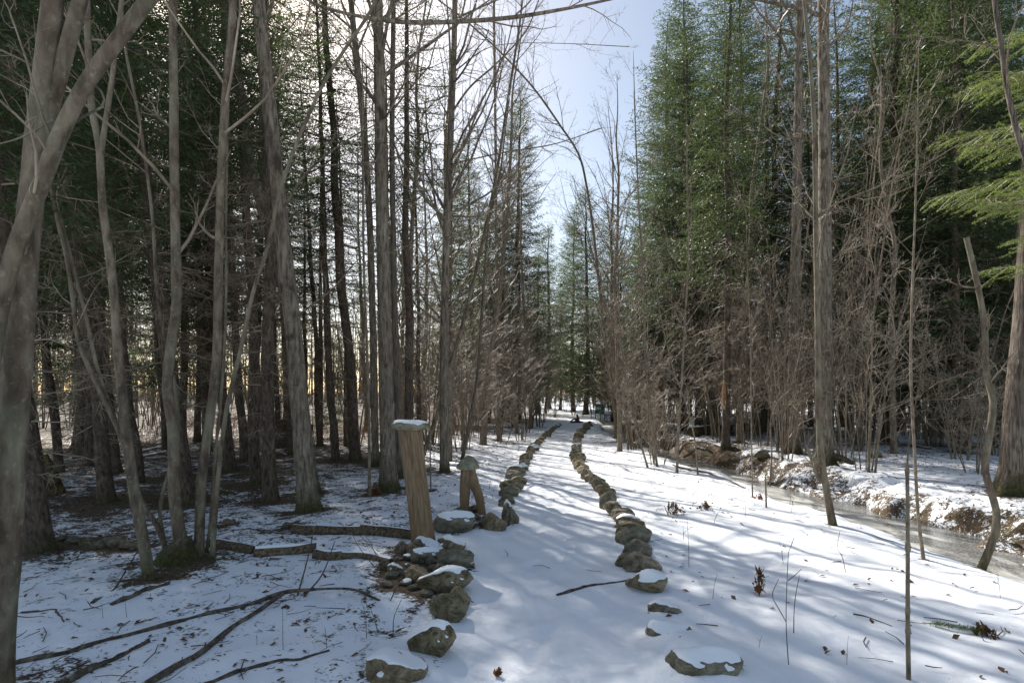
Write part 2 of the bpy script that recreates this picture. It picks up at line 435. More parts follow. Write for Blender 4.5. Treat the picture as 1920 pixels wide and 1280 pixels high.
def resample(pts, rad, K):
    C = spline(np.hstack([np.asarray(pts, float), np.asarray(rad, float)[:, None]]), K); return C[:, :3], C[:, 3]

# ---------------------------------------------------------------- bare trees drawn along traced stems
BASES = []           # (x, y, r) feet of trees, where the snow has melted back
def stem_pts(px_pts, w0, w1, Y=None, wexp=1.0, sink=0.06, ext=0.0, dY=0.0):
    """pixel polyline standing on the ground at its first point -> world points and radii"""
    if Y is None:
        g = gp(*px_pts[0][:2]); Y = g.y
    n = len(px_pts); P = []
    tot = max(abs(px_pts[0][1] - px_pts[-1][1]), 1.0)
    for p in px_pts:
        f = abs(px_pts[0][1] - p[1]) / tot
        P.append(pt(p[0], p[1], Y + dY * f + (p[2] if len(p) > 2 else 0)))
    P = np.array(P)
    fr = np.array([abs(px_pts[0][1] - p[1]) / tot for p in px_pts])
    R = pxw(w0 + (w1 - w0) * fr ** wexp, Y) * .7 / 2
    if ext > 0:        # carry on above the top of the picture
        d = norm(P[-1] - P[-2]); d = norm(d + np.array([0, 0, 0.6]))
        for k in range(1, 4):
            P = np.vstack([P, P[-1] + d * ext / 3]); R = np.append(R, R[-1] * (0.72 if k < 3 else 0.4))
    P[0, 2] -= sink
    return P, R, Y
def bare_tree(name, label, px_pts, w0, w1, mat='poplar', Y=None, flare=0.5, ext=5.0, limbs=(), nb=16, n2=8, n3=6, t0=0.35, bl=0.26, seed=0, cat='tree', group=None, twig='twig_grey', wexp=0.8, up=0.5, ang=50, S=14, dY=0.0, bumpy=0.05):
    rng = np.random.default_rng(100 + seed)
    P, R, Y = stem_pts(px_pts, w0, w1, Y, wexp, ext=ext, dY=dY)
    foot = (P[0, 0], P[0, 1], hz(P[0, 0], P[0, 1])); BASES.append((foot[0], foot[1], R[0]))
    root = empty(name, foot, label, cat, group)
    mb = MB(); bole(mb, P, R, S=S, flare=flare * 1.2, seed=seed, bumpy=bumpy, lobes=4 + seed % 3); mb.obj('trunk', M[mat], root, origin=foot)
    TP, TR = resample(P, R, 24)
    L1P, L1R = [], []
    for lb in limbs:
        pp, a, b = lb
        Q, q, _ = stem_pts(pp, a, b, Y, sink=0)
        m2 = MB(); bole(m2, Q, q, S=8, seed=seed + 3, step=0.12, cap=True); m2.obj('limb', M[mat], root, origin=foot)
        x, r = resample(Q, q, 8); L1P.append(x); L1R.append(r)
    levels = []
    if nb > 0:
        A, a = kids(TP[None], TR[None], nb, t0, 0.98, bl, ang, up, 8, 0.13, 0.42, rng)
        levels.append((A, a, 5))
        if L1P: A = np.concatenate([A, np.array(L1P)]); a = np.concatenate([a, np.array(L1R)])
    elif L1P: A, a = np.array(L1P), np.array(L1R)
    else: A = None
    if A is not None and n2 > 0:
        B_, b = kids(A, a, n2, 0.2, 1.0, 0.42, 45, 0.35, 6, 0.16, 0.5, rng, lmin=0.15)
        levels.append((B_, b, 3))
        if n3 > 0:
            C_, c = kids(B_, b, n3, 0.15, 1.0, 0.42, 42, 0.25, 4, 0.16, 0.6, rng, lmin=0.08)
            levels.append((C_, c, 3))
    if levels:
        if levels[0][2] == 5:
            for bp_, br_ in zip(levels[0][0], levels[0][1]): m2 = MB(); tubes(m2, bp_[None], br_[None], 5); m2.obj('branch', M[mat if mat != 'furrowed' else 'maple'], root, origin=foot)
            levels = levels[1:]
        if levels:
            m3 = MB()
            for A_, a_, s_ in levels: tubes(m3, A_, a_, s_)
            m3.obj('twigs', M[twig], root, origin=foot)
    return root

# ---------------------------------------------------------------- conifers (prototypes, then copies)
def conifer(H, r0, zd, zc, Rm, seed, needle='needle', dens=1.0, bark_m='spruce', dead_n=60, power=0.75, asym=0.25, dead_len=1.0, blade=1.0):
    """H height, zd lowest dead limb, zc foot of the green crown, Rm crown radius"""
    rng = np.random.default_rng(seed)
    root = bpy.data.objects.new('spruce_tree', None); COL.objects.link(root); root.empty_display_size = 0.1
    zz = np.linspace(-0.12, H, 16); wob = 0.10 * np.cumsum(rng.normal(size=(16, 2)), axis=0) * 0.35; wob -= wob[0]
    TP = np.column_stack([wob[:, 0], wob[:, 1], zz]); TR = r0 * (1 - zz.clip(0) / H) ** 0.8 * 0.97 + 0.012
    mb = MB(); bole(mb, TP, TR, S=11, flare=0.9, lobes=5, seed=seed, step=0.2, bumpy=0.06); mb.obj('trunk', M[bark_m], root)
    cx = lambda z: np.array([np.interp(z, zz, wob[:, 0]), np.interp(z, zz, wob[:, 1]), z])
    # dead lower limbs with fine bare twigs
    if dead_n:
        P, R = [], []
        for i in range(dead_n):
            z = rng.uniform(zd, zc + 0.1 * (H - zc)); a = rng.uniform(0, 6.283); L = rng.uniform(0.5, 1.0) * (0.6 + 0.55 * Rm * min(1, (z - zd + 0.6) / (zc - zd + 0.6))) * dead_len
            s = np.linspace(0, 1, 6); el = rng.uniform(-0.35, 0.15)
            o = np.column_stack([np.cos(a) * L * s, np.sin(a) * L * s, L * (el * s - 0.12 * s * s)]) + rng.normal(size=(6, 3)) * 0.03 * s[:, None] * L
            P.append(cx(z) + o); R.append(0.015 * (1 - 0.75 * s) * rng.uniform(0.6, 1.3))
        P = np.array(P); R = np.array(R)
        m = MB(); tubes(m, P, R, 4)
        B_, b = kids(P, R, 9, 0.15, 1.0, 0.42, 55, -0.12, 4, 0.12, 0.55, rng, rmin=0.004); tubes(m, B_, b, 3)
        C_, c = kids(B_, b, 4, 0.1, 1.0, 0.5, 45, -0.1, 3, 0.12, 0.7, rng, rmin=0.003); tubes(m, C_, c, 3)
        m.obj('dead_limbs', M['twig'], root)
    # living branches
    BP, BR, D = [], [], []
    z = zc
    side = rng.uniform(0, 6.283)
    while z < H - 0.15:
        f = (z - zc) / (H - zc); n = 6 if f < 0.85 else 5; a0 = rng.uniform(0, 6.283)
        for k in range(n):
            if rng.random() < 0.1: continue
            a = a0 + 6.283 * k / n + rng.normal(0, 0.25)
            L = Rm * ((1 - f) ** power) * rng.uniform(0.5, 1.15) * (1 + asym * math.cos(a - side)) * (0.55 + 0.45 * min(1, f / 0.12)) + 0.12
            el = -0.18 + 0.95 * f ** 1.6 + rng.normal(0, 0.09); s = np.linspace(0, 1, 7)
            dz = L * (el * s - 0.22 * (1 - f) * s * (1 - s) * 2 + 0.10 * s * s)
            o = np.column_stack([np.cos(a) * L * s, np.sin(a) * L * s, dz])
            BP.append(cx(z + rng.uniform(-0.12, 0.12)) + o); BR.append((0.006 + 0.011 * L / Rm) * (1 - 0.75 * s))
        z += (0.23 + 0.10 * (1 - f)) * rng.uniform(0.8, 1.2) / dens ** 0.5
    BP = np.array(BP); BR = np.array(BR)
    m = MB(); tubes(m, BP, BR, 4); m.obj('branches', M['spruce'], root)
    # sprays: side twigs on both sides of each branch, each clothed with small needle blades
    bl = np.sum(np.linalg.norm(np.diff(BP, axis=1), axis=2), axis=1)
    idx, tt, sgn = [], [], []
    for i, L in enumerate(bl):
        ns = max(int(L / 0.10 * dens), 3)
        t = np.linspace(0.16, 1.0, ns) + rng.normal(0, 0.012, ns)
        idx += [i] * ns * 2; tt += list(np.clip(t, 0.05, 0.999)) * 2; sgn += [1] * ns + [-1] * ns
    idx = np.array(idx); tt = np.array(tt); sgn = np.array(sgn, float)
    f = tt * 6 * 0.9999; i = f.astype(int); a = (f - i)[:, None]
    pos = BP[idx, i] * (1 - a) + BP[idx, i + 1] * a; d = norm(BP[idx, i + 1] - BP[idx, i])
    sd_ = norm(np.cross(d, np.array([0, 0, 1.0]))) * sgn[:, None]
    ang = np.radians(rng.normal(52, 10, len(idx)))[:, None]
    td = norm(d * np.cos(ang) + sd_ * np.sin(ang) + np.array([0, 0, 1]) * rng.normal(-0.22, 0.16, len(idx))[:, None])
    tl = np.clip(0.48 * bl[idx] * (1 - tt) ** 0.8 * rng.uniform(0.6, 1.2, len(idx)) + 0.12, 0.1, 0.85)
    nb_ = np.maximum((tl / 0.05).astype(int), 2)
    j = np.repeat(np.arange(len(idx)), nb_)
    off = np.concatenate([np.arange(n) / n for n in nb_])
    bp = pos[j] + td[j] * (off * tl[j])[:, None]
    mm = len(j)
    bd = norm(td[j] + rng.normal(0, 0.42, (mm, 3)) + np.array([0, 0, -0.05]))
    Lb = rng.uniform(0.07, 0.15, mm)[:, None] * blade; Wb = rng.uniform(0.009, 0.017, mm)[:, None] * blade
    w = norm(np.cross(bd, norm(rng.normal(size=(mm, 3)) * 0.7 + np.array([0, 0, 1.0]))))
    V = np.stack([bp, bp + bd * Lb * 0.45 + w * Wb, bp + bd * Lb, bp + bd * Lb * 0.45 - w * Wb], 1)
    m = MB(); m.add(V.reshape(-1, 3), np.arange(mm * 4).reshape(-1, 4)); m.obj('foliage', M[needle], root, smooth=False)
    root['h'] = H; root['r0'] = r0
    return root
PROTO = {
    'tall': [conifer(17.5, 0.125, 0.9, 4.6, 2.7, 11, dens=0.8, dead_n=46), conifer(16.0, 0.115, 0.8, 3.9, 2.5, 12, dens=0.8, dead_n=46), conifer(19.0, 0.13, 1.2, 6.0, 2.8, 13, dens=0.75, dead_n=52)],
    'full': [conifer(16.5, 0.17, 0.5, 2.4, 3.4, 21, 'needle_blue', dens=0.95, dead_n=50, power=0.8), conifer(15.0, 0.16, 0.4, 1.8, 2.9, 22, 'needle', dens=0.95, dead_n=40, power=0.7), conifer(12.5, 0.14, 0.4, 1.3, 2.4, 23, 'needle', dens=0.95, dead_n=30, power=0.62, asym=.4)],
    'slim': [conifer(15.0, 0.105, 1.0, 5.5, 1.55, 41, dens=0.8, dead_n=50, dead_len=.8, blade=.72), conifer(13.5, 0.095, 1.2, 6.2, 1.4, 42, dens=0.8, dead_n=45, dead_len=.8, blade=.72)],
    'young': [conifer(6.5, 0.06, 0.2, 0.7, 1.2, 31, 'needle', dens=1.1, dead_n=16, power=0.9)],
}
USED = set()
def put_conifer(kind, k, x, y, label, group=None, scale=1.0, rz=None, lean=(0, 0), name='spruce_tree'):
    p = PROTO[kind][k % len(PROTO[kind])]
    o = p if p.name not in USED else copy_tree(p)
    USED.add(p.name)
    o.location = (x, y, hz(x, y) - 0.03); o.scale = (scale,) * 3
    o.rotation_euler = Euler((lean[1], lean[0], random.uniform(0, 6.28) if rz is None else rz), 'ZYX' if False else 'XYZ')
    if lean != (0, 0):
        q = Matrix.Rotation(lean[0], 4, 'Y') @ Matrix.Rotation(-lean[1], 4, 'X') @ Matrix.Rotation(random.uniform(0, 6.28) if rz is None else rz, 4, 'Z')
        o.rotation_euler = q.to_euler()
    tag(o, label, 'tree', group); o.name = name
    BASES.append((x, y, 0.17 * scale))
    return o

# ================================================================= THE TREES ONE CAN TELL APART
# --- great smooth-barked maple at the edge of the picture: three stems
Y0 = 2.9
ft = (pt(-14, 1320, Y0)[0], Y0, 0.0); ft = (ft[0], ft[1], hz(ft[0], ft[1]))
mt = empty('maple_tree', ft, 'large pale grey lichen-spotted maple with crossing stems at the edge of the wood', 'tree')
BASES.append((ft[0], ft[1], 0.15))
for k, (pp, a, b, dy) in enumerate([
        ([(-16, 1325), (-8, 1200), (8, 1020), (20, 850), (30, 700), (42, 550), (56, 390), (70, 250), (82, 150), (100, -10), (112, -160)], 88, 44, 0.0),
        ([(62, 330), (84, 245), (105, 165), (128, 80), (150, -5), (172, -120)], 44, 34, 0.03),
        ([(-44, 1000), (-30, 800), (-14, 660), (8, 545), (33, 455), (75, 350), (116, 246), (164, 155), (219, 77), (281, -5), (360, -110)], 46, 36, -0.16)]):
    P, R, _ = stem_pts(pp, a, b, Y0 + dy, 0.7, sink=0.1 if k == 0 else 0.0)
    if k == 2: P[0] = P[1] + (np.array([ft[0], ft[1], ft[2] + 0.3]) - P[1]) * 0.98
    mb = MB(); bole(mb, P, R, S=20, flare=0.25 if k == 0 else 0, seed=40 + k, step=0.05, bumpy=0.07); mb.obj('stem', M['maple'], mt, origin=ft)
    A, a_ = kids(np.array([resample(P, R, 12)[0]]), np.array([resample(P, R, 12)[1]]), 3, 0.55, 0.98, 0.35, 55, 0.3, 8, 0.12, 0.2, np.random.default_rng(k))
    B_, b_ = kids(A, a_, 6, 0.2, 1, 0.5, 45, 0.2, 5, 0.15, 0.5, np.random.default_rng(k + 9))
    m2 = MB(); tubes(m2, A, a_, 5); tubes(m2, B_, b_, 3); m2.obj('twigs', M['twig_grey'], mt, origin=ft)
for pp, w in ([(115, 250), (150, 222), (178, 208), (196, 195), (190, 172), (176, 158)], 9), ([(100, 225), (40, 258), (-10, 272)], 8):
    P, R, _ = stem_pts(pp, w, w * .5, Y0 - .1, sink=0); mb = MB(); bole(mb, P, R, S=8, step=.04, seed=5); mb.obj('limb', M['maple'], mt, origin=ft)

# --- clump of young maple stems sharing one mossy stool
Yc = gp(340, 1050).y
g = gp(340, 1050); ft = (g.x, g.y, g.z)
cl = empty('maple_clump', ft, 'clump of slender grey maple stems rising from one dark mossy stool', 'tree')
BASES += [(ft[0], ft[1], 0.13), (gp(280, 1085).x, gp(280, 1085).y, 0.07)]
for k, (pp, a, b, dy, ex) in enumerate([
        ([(284, 1092), (272, 1030), (252, 925), (236, 803), (223, 682), (214, 560), (204, 470), (192, 380), (186, 275), (172, 200), (167, 120), (163, 0)], 30, 15, -0.5, 3),
        ([(189, 285), (204, 190), (216, 100), (228, 0)], 14, 11, -0.5, 2),
        ([(345, 1045), (327, 925), (325, 812), (314, 722), (325, 621), (332, 560), (328, 400), (326, 200), (324, 0)], 32, 20, 0, 3),
        ([(372, 1042), (378, 905), (390, 812), (405, 682), (409, 560), (412, 400), (418, 250), (430, 100), (438, 0)], 26, 18, 0.1, 3),
        ([(398, 1025), (410, 885), (426, 763), (455, 641), (474, 550), (500, 470), (520, 380), (548, 290), (600, 170), (645, 95), (700, 10)], 13, 8, -0.1, 2),
        ([(318, 1035), (295, 985), (264, 938), (227, 820), (178, 714), (148, 641), (136, 560), (124, 480), (105, 400), (92, 320)], 14, 9, 0.15, 1.5),
        ([(228, 822), (186, 702), (160, 590), (142, 520), (122, 440), (98, 350)], 11, 8, 0.2, 1.5),
        ([(312, 1025), (300, 955), (318, 880), (335, 800), (322, 690), (296, 560), (285, 400), (262, 230), (235, 90), (228, 0)], 10, 7, 0.25, 2),
        ([(386, 1030), (396, 960), (402, 870), (418, 700), (424, 560), (424, 400), (428, 200)], 9, 5, 0.3, 2)]):
    P, R, _ = stem_pts(pp, a, b, Yc + dy, 0.8, ext=ex, sink=0.08 if pp[0][1] > 900 else 0)
    mb = MB(); bole(mb, P, R, S=12, flare=0.5 if a > 20 else 0.2, seed=60 + k, step=0.07, bumpy=0.08); mb.obj('stem', M['maple'], cl, origin=ft)
    q, r = resample(P, R, 16); rg = np.random.default_rng(70 + k)
    A, a_ = kids(q[None], r[None], 6, 0.35, 0.98, 0.24, 48, 0.5, 7, 0.12, 0.42, rg); B_, b_ = kids(A, a_, 7, 0.2, 1, 0.42, 45, 0.3, 5, 0.15, 0.5, rg); C_, c_ = kids(B_, b_, 4, 0.2, 1, 0.45, 40, 0.2, 4, 0.15, 0.6, rg)
    m2 = MB(); tubes(m2, A, a_, 5); tubes(m2, B_, b_, 3); tubes(m2, C_, c_, 3); m2.obj('twigs', M['twig_grey'], cl, origin=ft)
mb = MB(); bole(mb, [(ft[0] - .02, ft[1] + .02, ft[2] - .15), (ft[0], ft[1], ft[2] + .05), (ft[0] + .04, ft[1], ft[2] + .22)], [.17, .13, .04], S=24, flare=.5, lobes=7, seed=3, step=.02, bumpy=.3); mb.obj('stool', M['furrowed'], cl, origin=ft)

# --- poplars and other single stems
bare_tree('poplar_tree', 'stout grey poplar with dark mossy foot, standing before the upper log edging', [(580, 958), (569, 860), (561, 760), (553, 650), (543, 560), (533, 470), (520, 350), (508, 230), (497, 120), (485, 0)], 50, 33, 'poplar', flare=0.55, ext=6, seed=1, t0=0.5, nb=14, S=20,
          limbs=[([(492, 60), (525, -18, -.3), (600, 12, -.6), (680, 32, -.8), (760, 42, -.9), (860, 41, -1), (960, 33, -1), (1060, 17, -1), (1160, -4, -1)], 12, 5),
                 ([(527, 400), (570, 330, -.3), (640, 270, -.5), (720, 225, -.6)], 8, 3), ([(545, 600), (620, 545, -.4), (680, 480, -.7), (740, 470, -.8)], 6, 2)])
bare_tree('poplar_tree', 'grey poplar leaning away behind the stout poplar with mossy foot', [(590, 925), (568, 760), (548, 610), (522, 500), (494, 400), (468, 290), (450, 170), (434, 70), (424, 0)], 30, 22, 'poplar', ext=5, seed=2, t0=0.5)
bare_tree('poplar_tree', 'straight banded grey poplar directly behind the leaning wooden post', [(730, 918), (726, 800), (722, 640), (718, 480), (714, 330), (712, 200), (710, 80), (708, 0)], 43, 26, 'poplar', flare=0.5, ext=6, seed=3, t0=0.42, S=20, nb=20,
          limbs=[([(716, 235), (745, 180, -.3), (770, 130, -.4), (800, 40, -.5), (815, -20, -.5)], 6, 3), ([(718, 300), (690, 305, -.4), (600, 312, -.8), (520, 330, -1)], 5, 2)])
bare_tree('poplar_tree', 'dark slim trunk pressed close behind the straight banded poplar', [(748, 895), (745, 760), (741, 600), (737, 420), (735, 250), (738, 0)], 19, 12, 'furrowed', ext=4, seed=4, t0=0.5)
bare_tree('poplar_tree', 'slim poplar bending away above the straight banded poplar', [(704, 872), (699, 600), (690, 350), (676, 180), (658, 0)], 20, 15, 'poplar', ext=5, seed=5, t0=0.5)
bare_tree('poplar_tree', 'slender pale poplar standing behind the forked stump with domed stone', [(834, 884), (832, 780), (832, 640), (836, 480), (843, 300), (850, 130), (853, 0)], 25, 14, 'poplar', flare=0.45, ext=6, seed=6, t0=0.3, nb=26, n2=11, n3=8,
          limbs=[([(838, 310), (880, 300, -.3), (950, 285, -.5), (1040, 270, -.7), (1130, 240, -.7)], 4, 2), ([(842, 220), (880, 165, -.2), (930, 120, -.3), (985, 60, -.4), (1010, 0, -.4)], 6, 3), ([(846, 140), (905, 95), (960, 82), (1060, 82), (1180, 88)], 5, 2)])
bare_tree('leaning_tree', 'bare grey stem slanting across in front of the slender pale poplar', [(788, 862), (820, 776), (842, 694), (876, 576), (905, 450), (930, 330), (952, 190), (975, 40)], 13, 6, 'maple', ext=2, seed=7, t0=0.35, nb=22, n2=10, n3=7, flare=.2)
bare_tree('leaning_tree', 'thin dark stem leaning beside the forked stump with domed stone', [(866, 860), (880, 790), (893, 720), (900, 640), (905, 560), (915, 430), (938, 320)], 10, 5, 'furrowed', ext=2, seed=8, t0=0.3, nb=16, flare=.2)
bare_tree('birch_tree', 'thin straight pale trunk rising through the bare thicket left of the path', [(935, 826), (934, 700), (931, 500), (929, 250), (926, 0)], 11, 6, 'sapling', ext=3, seed=9, t0=0.3, nb=26, n2=8, flare=.3, bl=.2)
bare_tree('arching_sapling', 'long thin sapling bowed over in an arch above the path', [(1160, 828), (1148, 740), (1135, 640), (1122, 520), (1112, 430), (1100, 350), (1085, 290), (1050, 235), (1000, 165), (940, 100), (880, 45), (815, -5)], 10, 4, 'sapling', ext=0, seed=10, t0=0.3, nb=28, n2=8, bl=.2, flare=.1, S=8)
bare_tree('poplar_tree', 'tall pale poplar with dark flared foot across the stream beside the mossy log', [(1487, 850), (1488, 700), (1492, 500), (1495, 300), (1498, 100), (1500, 0)], 31, 18, 'poplar', flare=0.6, ext=6, seed=11, t0=0.5, nb=11, S=18)
bare_tree('poplar_tree', 'stout pale poplar with sprawling mossy root across the stream', [(1546, 870), (1546, 700), (1547, 500), (1546, 300), (1544, 100), (1543, 0)], 39, 27, 'poplar', flare=0.7, ext=6, seed=12, t0=0.55, nb=9, S=20,
          limbs=[([(1552, 856), (1575, 858, -.2), (1598, 868, -.5)], 22, 10), ([(1556, 85), (1580, 60), (1592, 40), (1600, 0)], 6, 3)])
bare_tree('maple_tree', 'curved grey maple with a snapped side stub at the stream edge', [(1563, 984), (1549, 915), (1539, 850), (1535, 750), (1533, 600), (1530, 450), (1527, 250), (1519, 120), (1508, 0)], 20, 9, 'maple', flare=0.3, ext=3, seed=13, t0=0.3, nb=16, n2=8,
          limbs=[([(1540, 905), (1524, 868), (1512, 834)], 9, 7)])
bare_tree('snapped_maple', 'wavy grey trunk with snapped top growing from the stream bank', [(1836, 1064), (1860, 1016), (1869, 965), (1856, 915), (1847, 875), (1857, 805), (1862, 750), (1850, 700), (1846, 620), (1838, 560), (1825, 500), (1812, 445)], 19, 13, 'maple', ext=0, seed=14, nb=3, n2=5, n3=3, t0=.5, bl=.2, flare=.2, bumpy=.1)
bare_tree('bare_sapling', 'thin bare sapling with a pale forked side branch on the near stream bank', [(1733, 1047), (1722, 970), (1715, 850), (1708, 700), (1710, 560), (1716, 400), (1720, 250)], 9, 4, 'sapling', ext=1, seed=15, t0=0.3, nb=9, n2=5, n3=3, S=8, flare=.1, bl=.2,
          limbs=[([(1708, 672), (1680, 638, -.1), (1630, 622, -.2), (1576, 610, -.3)], 4, 2), ([(1680, 638, -.1), (1672, 585, -.1), (1656, 540, -.2)], 3, 1.5)])
bare_tree('ash_tree', 'massive furrowed trunk with yellow-green moss collar across the stream', [(1898, 925), (1906, 800), (1914, 700), (1925, 560), (1938, 300), (1950, 0)], 62, 46, 'furrowed', flare=0.6, ext=6, seed=16, t0=0.5, nb=12, S=22)
bare_tree('leaning_tree', 'dark crooked stem slanting in from beside the bright fir boughs', [(2120, 1010), (2080, 720), (2000, 480), (1927, 312), (1893, 190), (1876, 80), (1862, -20)], 18, 11, 'furrowed', ext=2, seed=17, nb=10, t0=.4, n2=7, Y=4.6)
for k, (pp, w, lab) in enumerate([
        ([(1216, 876), (1192, 800), (1180, 745), (1165, 650), (1160, 560)], 6, 'slanting alder pole rooted at the far ice margin'),
        ([(1233, 874), (1219, 780), (1210, 660), (1205, 520), (1196, 350), (1190, 200)], 7, 'tall straight alder pole beside the frozen stream'),
        ([(1269, 886), (1272, 800), (1277, 730), (1283, 620), (1290, 480), (1288, 300)], 8, 'reddish alder pole at the lip of the ice, beside a low shoot'),
        ([(1309, 890), (1301, 815), (1284, 750), (1262, 690), (1240, 600)], 5, 'kinked alder shoot leaning over the frozen stream'),
        ([(1411, 932), (1409, 800), (1407, 640), (1402, 520)], 4, 'very thin upright shoot by the short cut stake'),
        ([(1442, 926), (1447, 850), (1445, 790), (1460, 752), (1482, 728), (1500, 660)], 5, 'thin crooked shoot forking beside the tall pale poplar'),
        ([(1178, 842), (1172, 770), (1150, 700), (1140, 560)], 6, 'brown alder pole at the bend of the stream'),
        ([(808, 920), (806, 800), (804, 690), (808, 560)], 4, 'very thin straight shoot beside the leaning wooden post'),
        ([(693, 928), (692, 800), (688, 650), (682, 480), (680, 200)], 10, 'thin tan sapling between spruce trunks, with leaves at its foot'),
        ([(1700, 875), (1708, 800), (1722, 730), (1735, 640)], 5, 'thin slanting shoot behind the tall cut stick'),
        ([(1820, 830), (1812, 760), (1800, 640), (1806, 480), (1796, 300)], 9, 'slim pale pole among the trunks behind the wavy snapped maple')]):
    bare_tree('bare_sapling', lab, pp, w, w * .5, 'sapling', ext=1.2, seed=20 + k, t0=0.25, nb=14, n2=7, n3=3, S=7, flare=.15, bl=.28)

# --- traced spruce trunks (foot pixel, width px, lean in px per 100 px up)
TR_L = [((75, 1030), 50, -15, 'dark furrowed spruce trunk just behind the great lichen-spotted maple'),
        ((200, 940), 36, -12, 'dark spruce trunk behind the row of small stones, seen between slanting maple stems'),
        ((352, 940), 36, -12, 'broad dark spruce trunk hidden partly by the clump of maple stems'),
        ((482, 906), 26, -4, 'crooked-footed dark spruce trunk with spreading roots above the log edging'),
        ((507, 940), 19, -2, 'slim straight reddish spruce trunk beside the stout poplar'),
        ((628, 862), 18, -5, 'dark spruce trunk with a leaning twin stem in the shaded wood'),
        ((666, 862), 24, -7, 'reddish dark spruce trunk next to the leaning twin stems'),
        ((770, 880), 14, -2, 'slim dark spruce trunk showing just behind the leaning wooden post')]
for k, ((px, py), w, ln, lab) in enumerate(TR_L):
    g = gp(px, py); sc = float(np.clip(pxw(w, g.y) / 2 / 0.17, 0.72, 1.45))
    put_conifer('tall' if px < 480 else 'slim', k, g.x, g.y, lab, None, sc if px < 480 else sc * 1.25, lean=(math.atan(ln / 100.0), 0))
TR_LB = [((110, 885), 22, -10), ((218, 886), 17, -8), ((262, 902), 16, -10), ((432, 882), 30, -7), ((458, 862), 26, -6), ((310, 845), 16, -8), ((548, 850), 20, -4), ((600, 835), 16, -5), ((20, 900), 24, -8), ((705, 850), 15, -2), ((785, 838), 12, 0), ((388, 845), 18, -6), ((160, 850), 15, -10), ((520, 838), 14, -3), ((575, 828), 14, -2), ((650, 836), 14, -3)]
for k, ((px, py), w, ln) in enumerate(TR_LB):
    g = gp(px, py); sc = float(np.clip(pxw(w, g.y) / 2 / 0.17, 0.7, 1.35))
    put_conifer('tall' if px < 400 and w > 16 else 'slim', k + 1, g.x, g.y, 'dark spruce with bare lower limbs in the shaded wood behind the log edging', 'spruces of the shaded wood', sc, lean=(math.atan(ln / 100.0), 0))
# right of the stream
put_conifer('full', 0, (1280 - CX) / F * 22, 22, 'tall bluish-green spruce standing against the sky where the path bends', None, 1.07)
g = gp(1361, 838); put_conifer('tall', 2, g.x, g.y, 'slim spruce with a patch of bare orange wood beside the mossy log', None, 0.75)
mb = MB(); P = np.array([[g.x - .075, g.y - .085, z] for z in (1.15, 1.4, 1.7, 1.95)]); bole(mb, P, [.02, .055, .05, .015], S=10, seed=2, step=.05)
sc_o = mb.obj('bare_patch', M['rawwood'], None)
pt_parent = [o for o in COL.objects if o.get('label', '').startswith('slim spruce with a patch')][0]
sc_o.parent = pt_parent; bpy.context.view_layer.update(); sc_o.matrix_parent_inverse = pt_parent.matrix_world.inverted()
TR_R = [((1310, 812), 16), ((1336, 808), 16), ((1440, 800), 30), ((1418, 800), 18), ((1580, 800), 22), ((1615, 795), 18), ((1660, 800), 20), ((1752, 818), 26), ((1796, 848), 20), ((1862, 838), 14), ((1885, 835), 18), ((1690, 808), 16), ((1240, 795), 16), ((1520, 800), 14), ((1720, 790), 18), ((1835, 815), 18)]
for k, ((px, py), w) in enumerate(TR_R):
    g = gp(px, py); sc = float(np.clip(pxw(w, g.y) / 2 / 0.17, 0.62, 1.2))
    put_conifer('full' if k % 6 == 0 else 'tall', k, g.x, g.y, 'spruce in the dense dark stand across the stream', 'spruces across the stream', sc, lean=(random.uniform(-.05, .05), random.uniform(-.04, .04)))
# spires beyond the end of the path
for k, (px, tip, Y, lab) in enumerate([(968, 165, 33, 'tallest dark pointed spruce beyond the end of the path'), (886, 245, 36, 'narrow pointed spruce left of the tallest one beyond the path'),
                                       (1098, 355, 40, 'dark spruce spire seen under the bowed sapling'), (1075, 385, 44, 'small spruce spire close beside the one under the bowed sapling'), (1150, 385, 36, 'green spruce spire behind the tall poles by the stream bend'), (1030, 420, 50, 'farthest dark spruce spire beyond the end of the path')]):
    x = (px - CX) / F * Y; H = EYE + (CY - tip) / F * Y - hz(x, Y)
    k2 = k % 3; put_conifer('full', k2, x, Y, lab, None, H / PROTO['full'][k2]['h'])
for x, y, k in [(-9.6, 13, 0), (-8.6, 16, 1), (-11.5, 15.2, 0), (-10.5, 19, 1), (-13.5, 14, 0)]:
    put_conifer('tall', k, x, y, 'tall dark spruce with a heavy crown deep in the shaded wood', 'heavy-crowned spruces of the shaded wood', random.uniform(.9, 1.1))
for px, y, k, sc in [(1665, 16, 1, 1.05), (1800, 15, 2, 1.2), (1430, 22, 1, 1.0), (1880, 18, 0, 1.0)]:
    put_conifer('full', k, (px - CX) / F * y, y, 'broad dense green spruce in the stand across the stream', 'broad spruces across the stream', sc)
for px, y, k, sc in [(1195, 31, 2, .85), (1160, 36, 1, .75), (1215, 27, 2, .6), (1010, 40, 2, .9), (940, 36, 1, .95), (915, 30, 2, .9), (1050, 47, 2, .85), (845, 28, 1, .9)]:
    put_conifer('full', k, (px - CX) / F * y, y, 'green spruce closing the view near the end of the path', 'spruces near the end of the path', sc)
